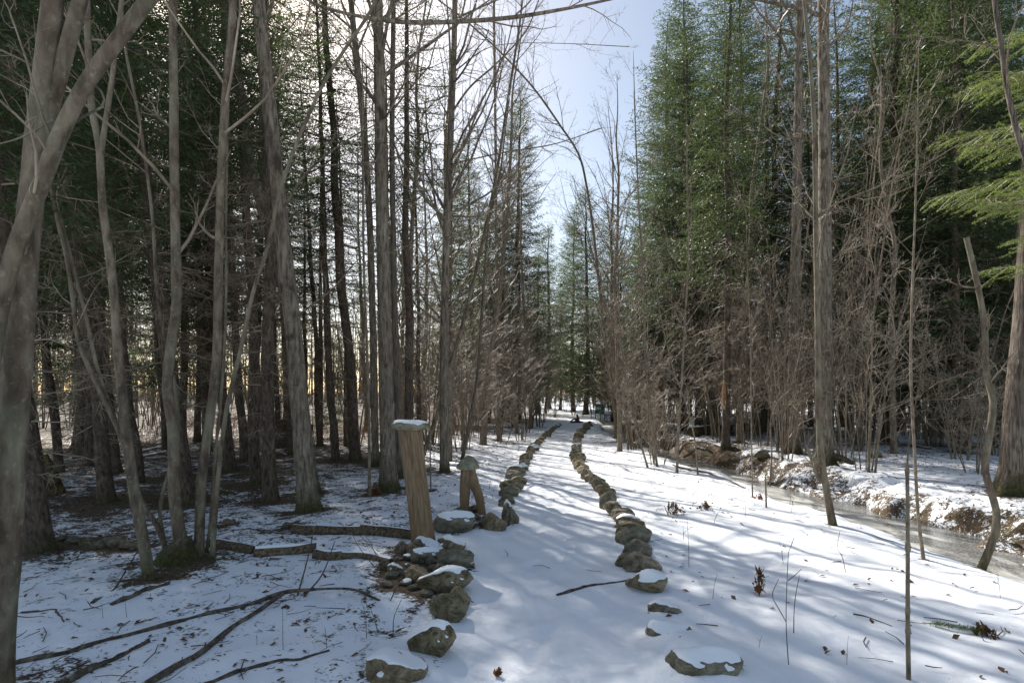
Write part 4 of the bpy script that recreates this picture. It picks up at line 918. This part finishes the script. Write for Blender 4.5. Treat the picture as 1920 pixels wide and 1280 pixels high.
# ================================================================= LOGS, BRANCHES, STICKS
def lying(name, label, pp, w0, w1, mat='logbark', snow=False, group=None, cat='log', S=12, lift=.35, bumpy=.12, forks=(), seed=0):
    P = []; 
    for p in pp:
        g = gp(p[0], p[1]); P.append([g.x, g.y, g.z])
    P = np.array(P); Y = P[:, 1].mean(); R = np.linspace(pxw(w0, Y), pxw(w1, Y), len(P)) / 2
    if cat == 'branch' and len(P) > 2:     # crooked, tapering, not a pipe
        C = spline(np.column_stack([P, R, [p[2] if len(p) > 2 else 0 for p in pp]]), 22); rg = np.random.default_rng(seed + 900); P, R = C[:, :3], C[:, 3] * (1 + .18 * rg.normal(size=22)).clip(.6, 1.5) * np.linspace(1, .8, 22)
        P[1:-1, :2] += np.cumsum(rg.normal(0, .006, (20, 2)), 0) * np.sin(np.linspace(0, 3.14, 20))[:, None]; P[:, 2] = height(P[:, 0], P[:, 1]); pp = [(0, 0, z) for z in C[:, 4]]
    P[:, 2] += R * lift + (np.array([p[2] if len(p) > 2 else 0 for p in pp]))
    o0 = P[0].copy(); root = empty(name, o0, label, cat, group)
    mb = MB(); bole(mb, P, R, S=S, seed=seed, step=.04, bumpy=bumpy); mb.obj('trunk' if cat == 'log' else 'main_stem', M[mat], root, origin=o0)
    if snow:
        mb = MB(); bole(mb, P + np.array([0, .55, .35]) * R[:, None], R * .8, S=S, seed=seed + 4, step=.05, bumpy=.22); mb.obj('snow_cap', M['snow'], root, origin=o0)
    for fp, a, b in forks:
        Q = np.array([[*(gp(p[0], p[1]))] for p in fp]); q = np.linspace(pxw(a, Y), pxw(b, Y), len(Q)) / 2; Q[:, 2] += q * .6 + np.array([p[2] if len(p) > 2 else 0 for p in fp]); mb = MB(); bole(mb, Q, q, S=8, seed=seed + 1, step=.05); mb.obj('side_branch', M[mat], root, origin=o0)
    return root
for k, (pp, w, lab) in enumerate([([(548, 999), (605, 1001), (673, 1001)], 17, 'upper edging log, the piece ending at the stout poplar, snow along its top'), ([(675, 1000), (730, 1004), (790, 1009)], 18, 'upper edging log butting against the leaning post'),
                                  ([(398, 1022), (440, 1030), (476, 1036)], 16, 'lower edging log nearest the maple clump, partly rotten'), ([(476, 1041), (530, 1037), (594, 1033)], 18, 'lower edging log in the middle with shaggy bark'),
                                  ([(590, 1045), (615, 1048), (640, 1047)], 18, 'short stubby lower edging log set forward of its neighbours'), ([(640, 1046), (690, 1046), (732, 1058)], 14, 'lower edging log running down to the stone pile')]):
    lying('edging_log', lab, pp, w * 1.1, w, snow=True, seed=k, bumpy=.3, S=18, lift=.5)
lying('fallen_branch', 'long forked fallen branch lying on snow below the maple clump', [(30, 1245), (130, 1222), (230, 1192), (330, 1165), (440, 1137), (535, 1121, .05), (640, 1119, .06), (712, 1126)], 11, 6, 'deadwood', cat='branch', S=8, bumpy=.15,
      forks=[([(530, 1124, .04), (480, 1150), (430, 1182), (375, 1228), (330, 1252), (275, 1284)], 8, 11), ([(558, 1116), (575, 1088, .15), (588, 1058, .3)], 4, 2), ([(570, 1118), (605, 1098, .1), (628, 1066, .25)], 4, 2)], seed=3)
for k, (pp, a, b, lab) in enumerate([([(115, 1284), (160, 1262), (205, 1243), (278, 1204)], 17, 10, 'thick dark rotten limb lying at the foot of the great maple'), ([(385, 1284), (440, 1262), (520, 1244), (565, 1238), (617, 1219)], 9, 6, 'dark crooked stick lying between the forked branch and the boulders'),
                                     ([(172, 1132), (215, 1104), (266, 1054, .2)], 5, 3, 'thin stick propped against the single maple stem of the clump'), ([(208, 1134), (245, 1120), (285, 1104), (318, 1094)], 12, 9, 'dark root-like branch beside the foot of the maple clump'),
                                     ([(40, 1149), (70, 1148), (95, 1147), (120, 1166)], 4, 3, 'little forked twig on snow near the great maple'), ([(1044, 1116), (1095, 1103), (1130, 1096), (1180, 1088)], 6, 5, 'thin stick lying on the path against the rounded dark stone'),
                                     ([(1262, 872), (1330, 893, .05), (1398, 915)], 4, 3, 'long thin branch fallen across the frozen stream'), ([(1600, 1150), (1640, 1160), (1672, 1174)], 3, 2, 'thin dark twig on snow near the tall cut stick')]):
    lying('fallen_branch', lab, pp, a, b, 'deadwood', cat='branch', S=8, seed=k + 10)
lying('fallen_log', 'long mossy fallen log lying behind the tall pale poplar', [(1298, 818), (1360, 812), (1420, 806), (1480, 798), (1545, 792)], 17, 14, 'mosslog', True, seed=5, S=14, lift=.7)
lying('fallen_log', 'thin fallen log in the snow beyond the sprawling mossy root', [(1575, 836), (1640, 833), (1700, 836), (1745, 842)], 6, 5, 'logbark', True, seed=6)
for k, pp in enumerate([[(250, 862), (310, 848)], [(225, 858), (330, 832)], [(130, 868), (200, 856)]]):
    lying('fallen_log', 'pale fallen trunk lying in the sunny clearing behind the spruces', [pp[0], ((pp[0][0] + pp[1][0]) / 2, (pp[0][1] + pp[1][1]) / 2), pp[1]], 8, 6, 'sapling', True, seed=30 + k, group='fallen trunks in the clearing')
for k in range(16):
    px = random.uniform(1560, 1900); py = random.uniform(778, 812); a = random.uniform(-60, 60)
    lying('fallen_branch', 'dark dead branch in the brush heap under the spruces across the stream', [(px, py, .15), (px + a * .5, py - 2, .35), (px + a, py - random.uniform(0, 6), random.uniform(.1, .8))], 4, 2, 'deadwood', cat='branch', S=5, seed=k + 50, group='brush under the far spruces')
# cut sticks standing in the snow
def stake(label, pp, w0, w1, nodes, mat='sapling', name='cut_stick'):
    P, R, Y = stem_pts(pp, w0, w1, None, 1, sink=.08); ft = (P[0, 0], P[0, 1], P[0, 2]); C, r = resample(P, R, 60)
    for f in nodes: r += R[0] * .28 * np.exp(-((np.linspace(0, 1, 60) - f) / .012) ** 2)
    root = empty(name, ft, label, 'stick'); mb = MB(); tubes(mb, C[None], r[None], 10); mb.add(np.vstack([C[-1:] + [[0, 0, .002]], C[-1] + r[-1] * np.array([[math.cos(t), math.sin(t), 0] for t in np.arange(10) * .6283])]), None, [[0, i + 1, (i + 1) % 10 + 1] for i in range(10)]); mb.obj('shaft', M[mat], root, origin=ft)
    mb = MB()
    for i, f in enumerate(list(nodes) + [.12, .3, .42, .6, .83]):
        c = C[int(f * 59)]; a = i * 2.1; d = np.array([math.cos(a), math.sin(a) * .5, .5]); tubes(mb, np.array([[c, c + d * .022]]), np.array([[.005, .003]]), 5)
    mb.obj('twig_stubs', M[mat], root, origin=ft)
stake('tall straight cut stick with knobbly nodes standing alone in the snow', [(1704, 1271), (1702, 1150), (1702, 1000), (1701, 870)], 12, 9, (.27, .36, .63, .64, .97))
stake('short cut stake by the stream with brown leaves beside it', [(1437, 951), (1436, 920), (1435, 893)], 5, 4, (.5,))
# dry stems poking through the snow
def dry_stem(label, lines, w, group=None, mat='deadwood'):
    g = gp(*lines[0][0]); ft = (g.x, g.y, g.z); root = empty('dry_stem', ft, label, 'stem', group)
    for k, pp in enumerate(lines):
        P, R, _ = stem_pts(pp, w * .7, w * .35, g.y, 1, sink=.02 if k == 0 else 0); mb = MB(); x, r = resample(P, R, 8); tubes(mb, x[None], r[None], 5); mb.obj('stem' if k == 0 else 'side_twig', M[mat], root, origin=ft)
dry_stem('tall wispy branching dry stem with a side twig, beside the withered fern', [[(1479, 1244), (1474, 1170), (1476, 1080), (1480, 1020), (1489, 1008)], [(1474, 1165), (1460, 1140), (1448, 1115), (1460, 1085)], [(1477, 1088), (1490, 1078), (1503, 1066)]], 4)
dry_stem('single straight dry stem next to the tall branching one', [[(1488, 1187), (1490, 1130), (1499, 1077)]], 4)
dry_stem('bent dark stem rising beside a little snow pit', [[(1586, 1072), (1580, 1045), (1570, 1025), (1575, 995)]], 3)
dry_stem('wispy stem with splayed foot beside the stream-side stones', [[(1292, 1062), (1291, 1020), (1288, 970)]], 2)
dry_stem('dark twig standing beside the snow-capped mossy boulder', [[(737, 1190), (738, 1160), (745, 1140), (753, 1123)]], 4)
dry_stem('two-pronged dark twig below the long forked branch', [[(687, 1197), (686, 1160), (680, 1133)], [(708, 1183), (702, 1160), (692, 1132)]], 3)
dry_stem('upright dark twig under the fork of the fallen branch', [[(531, 1217), (530, 1180), (530, 1140)]], 3)
dry_stem('tiny bushy dark twig near the crooked stick', [[(613, 1215), (611, 1190), (609, 1175)], [(612, 1200), (618, 1192)], [(612, 1195), (606, 1186)]], 3)
dry_stem('bent shoots arching from the lower log edging', [[(716, 1062), (690, 1010), (664, 988)], [(700, 1060), (670, 1020), (655, 985)], [(722, 1060), (700, 1030), (672, 1000)]], 3)
dry_stem('curved stick leaning out of the stone pile', [[(730, 1125), (748, 1090), (757, 1066), (790, 1038)]], 5)
for i in range(34):
    px, py = random.choice([(random.uniform(90, 700), random.uniform(1100, 1260)), (random.uniform(1260, 1880), random.uniform(960, 1260)), (random.uniform(1230, 1500), random.uniform(905, 985)), (random.uniform(880, 945), random.uniform(890, 945))])
    hh = random.uniform(14, 48) * (py - 700) / 400; dx = random.uniform(-12, 12)
    ln = [[(px, py), (px + dx * .4, py - hh * .55), (px + dx, py - hh)]]
    if random.random() < .5: ln.append([(px + dx * .4, py - hh * .5), (px + dx * .4 + random.uniform(-10, 10), py - hh * .8)])
    dry_stem('thin dry weed stalk poking out of the snow', ln, 2.0, 'dry stalks in the snow')

# ================================================================= LEAVES
def leaf_quads(mb, pos, nrm_tilt, size, rng):
    n = len(pos); a = rng.uniform(0, 6.283, n); u = np.stack([np.cos(a), np.sin(a), rng.normal(0, nrm_tilt, n)], -1); v = np.stack([-np.sin(a), np.cos(a), rng.normal(0, nrm_tilt, n)], -1)
    s = (size * rng.uniform(.5, 1.3, n))[:, None]; c = pos
    lift = np.stack([np.zeros(n), np.zeros(n), s[:, 0] * rng.uniform(.1, .5, n)], -1)
    V = np.stack([c - u * s, c + v * s * .5 + lift, c + u * s, c - v * s * .5 + lift * .6], 1); mb.add(V.reshape(-1, 3), np.arange(n * 4).reshape(-1, 4))
def clump(name, label, px, py, wpx, hpx, n, mat, cat='leaves'):
    g = gp(px, py); rng = np.random.default_rng(int(px)); W, H = pxw(wpx, g.y) / 2, pxw(hpx, g.y); root = empty(name, (g.x, g.y, g.z), label, cat)
    z = rng.uniform(0, 1, n) ** 1.6; pos = np.column_stack([rng.normal(0, .45, n) * W * (1.1 - .8 * z), rng.normal(0, .4, n) * W * (1.1 - .8 * z), z * H + .01]); mb = MB(); leaf_quads(mb, pos, 1.1, .016 + W * .04, rng); mb.obj('leaves', M[mat], root, smooth=False)
    st = MB(); P = np.array([[[0, 0, -.02], [rng.normal(0, .3) * W, rng.normal(0, .3) * W, H * .6], [rng.normal(0, .5) * W, rng.normal(0, .5) * W, H * rng.uniform(.8, 1.3)]] for i in range(6)]); tubes(st, P, np.tile([.003, .002, .0015], (6, 1)), 4); st.obj('stalks', M['deadwood'], root)
clump('withered_fern', 'withered rust-brown leafy plant standing in the snow', 1424, 1110, 30, 40, 70, 'rustleaf', 'plant'); clump('leaf_clump', 'dark brown leaf clump with spreading stalks beside the path stones', 1264, 964, 40, 20, 90, 'deadleaf')
clump('leaf_clump', 'smaller leaf clump behind the one with spreading stalks', 1322, 954, 26, 14, 45, 'deadleaf'); clump('leaf_clump', 'rust leaves gathered at the foot of the short cut stake', 1424, 936, 20, 9, 30, 'rustleaf'); clump('leaf_clump', 'brown leaves caught at the foot of the thin tan sapling', 703, 925, 26, 18, 70, 'rustleaf')
clump('leaf_clump', 'leaf heap on the near bank behind the tall cut stick', 1846, 1192, 50, 10, 45, 'deadleaf'); clump('leaf_clump', 'brown leaf tuft lying on the snow of the near path', 934, 1268, 14, 8, 20, 'rustleaf')
rng = np.random.default_rng(3); gq = gp(1785, 1182)
sp = empty('fir_sprig', (gq.x, gq.y, gq.z + .012), 'green fir sprig lying on the snow near the tall cut stick', 'sprig'); m = MB(); P = np.array([[-.14, .08, .01], [0, 0, .02], [.13, -.07, .01]]); tubes(m, P[None], np.array([[.003, .0025, .0015]]), 4); m.obj('stem', M['twig'], sp)
n = 420; u = rng.uniform(0, 1, n); o = np.column_stack([-.10 + .24 * u, .06 - .13 * u, .018 + 0 * u]) + rng.normal(0, .018, (n, 3)) * [1, 1, .3]; e = norm(np.column_stack([.5 + 0 * u, -.3 + 0 * u, 0 * u]) + rng.normal(0, .55, (n, 3)) * [1, 1, .4]) * .026; w = norm(np.cross(e, [0, 0, 1.0])) * .0028
m = MB(); m.add(np.stack([o - w, o + w, o + e], 1).reshape(-1, 3), None, np.arange(n * 3).reshape(-1, 3)); m.obj('needles', M['fir'], sp, smooth=False)

# ================================================================= CHAIR AND STUMP AT THE END OF THE PATH
g = gp(1122, 786); ch = empty('garden_chair', (g.x, g.y, g.z), 'dark green slatted garden chair where the path bends out of sight', 'chair')
def box(name, c, s, rot=(0, 0, 0), parent=None, mat='green_paint'):
    bm = bmesh.new(); bmesh.ops.create_cube(bm, size=1); bmesh.ops.scale(bm, vec=s, verts=bm.verts); bmesh.ops.bevel(bm, geom=bm.edges[:], offset=min(s) * .15, segments=1, affect='EDGES'); me = bpy.data.meshes.new(name); bm.to_mesh(me); bm.free(); me.materials.append(M[mat]); o = bpy.data.objects.new(name, me); COL.objects.link(o); o.location = c; o.rotation_euler = rot; o.parent = parent; return o
for i in range(6): box('back_slat', (.20, -.275 + .11 * i, .63), (.025, .095, .62), (0, .22, 0), ch)
for i in range(5): box('seat_slat', (-.32 + .115 * i, 0, .36 + .012 * (4 - i)), (.1, .62, .024), (0, .05, 0), ch)
for sy in (-.31, .31): box('leg', (-.32, sy, .2), (.05, .04, .42), parent=ch); box('leg', (.2, sy, .17), (.05, .04, .36), (0, .2, 0), ch); box('armrest', (-.08, sy * 1.06, .58), (.62, .09, .026), parent=ch); box('arm_post', (-.3, sy, .47), (.05, .04, .22), parent=ch)
box('back_rail', (.27, 0, .84), (.03, .66, .06), (0, .22, 0), ch)
ch.rotation_euler = (0, 0, .9)
g = gp(1082, 792); stp = empty('root_stump', (g.x, g.y, g.z - .05), 'reddish uprooted stump with twisted roots at the end of the path', 'stump'); stp.scale = (.65,) * 3
for k, pp in enumerate([[(0, 0, -.1), (.05, 0, .3), (.02, .05, .75)], [(0, 0, .15), (-.4, -.1, .12), (-.8, -.2, -.02)], [(0, 0, .2), (.3, -.2, .12), (.6, -.3, -.02)], [(.02, 0, .3), (-.25, -.1, .38), (-.55, -.1, .2)], [(0, 0, .3), (.12, -.2, .45), (.1, -.45, .1)]]):
    mb = MB(); bole(mb, pp, [.2, .13, .06] if k == 0 else [.11, .08, .03], S=10, seed=k, step=.06, bumpy=.3); mb.obj('root' if k else 'trunk', M['redrot'], stp)
g = gp(527, 838); st2 = empty('old_stump', (g.x, g.y, g.z), 'dark broken stump with a log across it in the shaded wood', 'stump')
mb = MB(); bole(mb, [(0, 0, -.1), (0, 0, .3), (.03, 0, .6)], [.2, .17, .16], S=14, flare=.6, seed=4, step=.05, bumpy=.2); mb.obj('trunk', M['deadwood'], st2); mb = MB(); bole(mb, [(-.5, -.05, .6), (.1, 0, .7), (.9, .1, .55)], [.14, .15, .12], S=12, seed=6, step=.08, bumpy=.15); mb.obj('log', M['deadwood'], st2)
g = gp(92, 925); st3 = empty('mossy_stump', (g.x, g.y, g.z), 'mossy brown stump beside the dark furrowed spruce trunk', 'stump'); mb = MB(); bole(mb, [(0, 0, -.1), (-.03, 0, .35), (-.08, 0, .62)], [.16, .12, .05], S=16, flare=.7, seed=8, step=.04, bumpy=.25); mb.obj('trunk', M['mosslog'], st3)

# ================================================================= GROUND, ICE, LITTER
def axis(lo, f0, f1, hi, d, gr):
    a = list(np.arange(f0, f1, d)); s = d; x = f1
    while x < hi: a.append(x); s *= gr; x += s
    s = d; x = f0 - d; b = []
    while x > lo: b.append(x); s *= gr; x -= s
    return np.array(b[::-1] + a)
for px, py, r_, h_ in [(1262, 1205, .22, .07), (1310, 1262, .28, .08), (1240, 1150, .16, .05), (760, 1260, .25, .04), (1240, 1000, .5, .04)]:
    q = gp(px, py); MOUNDS.append((q.x, q.y, r_, h_))
rp = random.Random(4); yy = 2.7
while yy < 11:
    PRINTS.append((float(xp(yy)) + rp.choice((-.14, .14)) + rp.uniform(-.06, .06), yy, rp.uniform(-.25, .1))); yy += rp.uniform(.28, .42)
for k in range(9): PRINTS.append((1.9 + .28 * k + rp.uniform(-.1, .1), 4.4 + .42 * k + rp.uniform(-.1, .1), -.5))
X = axis(-320, -5, 6.5, 320, .05, 1.06); Y = axis(-60, 2.4, 9, 420, .05, 1.032)
gx, gy = np.meshgrid(X, Y); Z = height(gx, gy); nx, ny = len(X), len(Y)
mb = MB(); i, j = np.meshgrid(np.arange(ny - 1), np.arange(nx - 1), indexing='ij'); b0 = i * nx + j
mb.add(np.stack([gx, gy, Z], -1).reshape(-1, 3), np.stack([b0, b0 + 1, b0 + nx + 1, b0 + nx], -1).reshape(-1, 4)); gr = mb.obj('snowy_ground', M['ground']); gr['kind'] = 'structure'
def litter(x, y):
    s = x - xs(y); dp = x - xp(y)
    l = np.where(dp < -1.0, .42 + .32 * sstep(-1.5, -5.5, dp) * sstep(4.5, 8, y) + .05 * sstep(3, 6, -dp), 0.06)
    l = np.where((dp > 1.0) & (s < -.3), .14 + .25 * sstep(13, 18, y), l); l = np.where(np.abs(dp) <= 1.0, .03 + .12 * sstep(14, 22, y), l)
    l = np.where(s >= -.3, .86 - .40 * sstep(.7, 1.5, s) + .1 * sstep(2, 8, s), l); l = np.where(np.abs(s) < .7, np.maximum(l, .6), l)
    l = l + .15 * vn(x * .5, y * .5, seed=21) * (l > .15) + .12 * sstep(14, 30, y) * (np.abs(dp) > 1.2)
    return l
lt = litter(gx.ravel(), gy.ravel()); xr, yr = gx.ravel(), gy.ravel()
for bx_, by_, br in BASES:
    if -8 < bx_ < 12 and by_ < 26:
        w_ = (br * 2.0 + .10); sel = (np.abs(xr - bx_) < 4 * w_) & (np.abs(yr - by_) < 4 * w_); lt[sel] += .55 * np.exp(-((xr[sel] - bx_) ** 2 + (yr[sel] - by_) ** 2) / w_ ** 2)
at = gr.data.attributes.new('litter', 'FLOAT', 'POINT'); at.data.foreach_set('value', lt.astype(np.float32))
yy = np.concatenate([np.arange(-30, 45, .25), np.arange(45, 300, 5)]); ww = np.linspace(-1.15, 1.15, 13); IX = xs(yy)[:, None] + ww[None]; IY = np.broadcast_to(yy[:, None], IX.shape); IZ = -.27 + .006 * vn(IX * 3, IY * 3, seed=12) + .5 * sstep(30, 90, IY)
mb = MB(); i, j = np.meshgrid(np.arange(len(yy) - 1), np.arange(12), indexing='ij'); b0 = i * 13 + j; mb.add(np.stack([IX, IY, IZ], -1).reshape(-1, 3), np.stack([b0, b0 + 1, b0 + 14, b0 + 13], -1).reshape(-1, 4)); ic = mb.obj('frozen_stream', M['ice']); ic['kind'] = 'structure'
ac = ic.data.attributes.new('across', 'FLOAT', 'POINT'); ac.data.foreach_set('value', np.broadcast_to((ww + 1.15) / 2.3, IX.shape).astype(np.float32).ravel())

rng = np.random.default_rng(5); N = 60000; cx_ = rng.uniform(-13, 13, N); cy_ = 2.6 + 24 * rng.uniform(0, 1, N) ** 1.3
pr = litter(cx_, cy_) ** 1.5 * (.35 + .65 * (vn(cx_ * 1.3, cy_ * 1.3, seed=31) > -.1)); keep = (rng.uniform(0, .8, N) < pr) & (np.abs(cx_ - xs(cy_)) > .55); cx_, cy_ = cx_[keep], cy_[keep]
mb = MB(); leaf_quads(mb, np.column_stack([cx_, cy_, height(cx_, cy_) + .006]), .35, .026, rng); tag(mb.obj('leaf_litter', M['deadleaf'], smooth=False), 'brown dead leaves strewn over the snow', 'leaves', kind='stuff')
N = 9000; cx_ = rng.uniform(-11, 11, N); cy_ = 2.6 + 20 * rng.uniform(0, 1, N) ** 1.3; keep = (rng.uniform(0, .9, N) < litter(cx_, cy_)); cx_, cy_ = cx_[keep], cy_[keep]; n = len(cx_); a = rng.uniform(0, 6.283, n); L = rng.uniform(.05, .28, n)
P = np.stack([np.stack([cx_ + np.cos(a + .3 * t) * L * t, cy_ + np.sin(a + .3 * t) * L * t], -1) for t in (-.5, 0, .5)], 1); P = np.concatenate([P, (height(P[..., 0], P[..., 1]) + .006 + rng.uniform(0, .02, (n, 1)))[..., None]], -1)
mb = MB(); tubes(mb, P, np.tile([.0035, .003, .002], (n, 1)) * rng.uniform(.5, 1.4, (n, 1)), 3); tag(mb.obj('fallen_twigs', M['deadwood']), 'small dark twigs scattered over the snow', 'twigs', kind='stuff')
N = 2600; px = rng.uniform(-16, -5, N); py = rng.uniform(17, 30, N); keep = vn(px * .5, py * .5, seed=41) > -.1; px, py = px[keep], py[keep]; n = len(px); zz = height(px, py); hh = rng.uniform(.2, .6, n)
P = np.stack([np.stack([px, py, zz - .02], -1), np.stack([px + rng.normal(0, .06, n), py + rng.normal(0, .06, n), zz + hh * .6], -1), np.stack([px + rng.normal(0, .2, n), py + rng.normal(0, .2, n), zz + hh], -1)], 1)
mb = MB(); tubes(mb, P, np.tile([.006, .005, .002], (n, 1)), 3); tag(mb.obj('dry_grass', M['drygrass']), 'reddish dry grass in the clearing behind the trunks', 'grass', kind='stuff')
for o in COL.objects:
    if o.parent is not None and o.name.split('.')[0] in ('twigs', 'foliage', 'dead_limbs', 'branches', 'needles', 'leaves', 'stalks', 'twig_stubs'): o['kind'] = 'stuff'
for p in [q for v in PROTO.values() for q in v] + SH + BT:
    if not p.get('label'):
        for c in list(p.children): bpy.data.objects.remove(c)
        bpy.data.objects.remove(p)
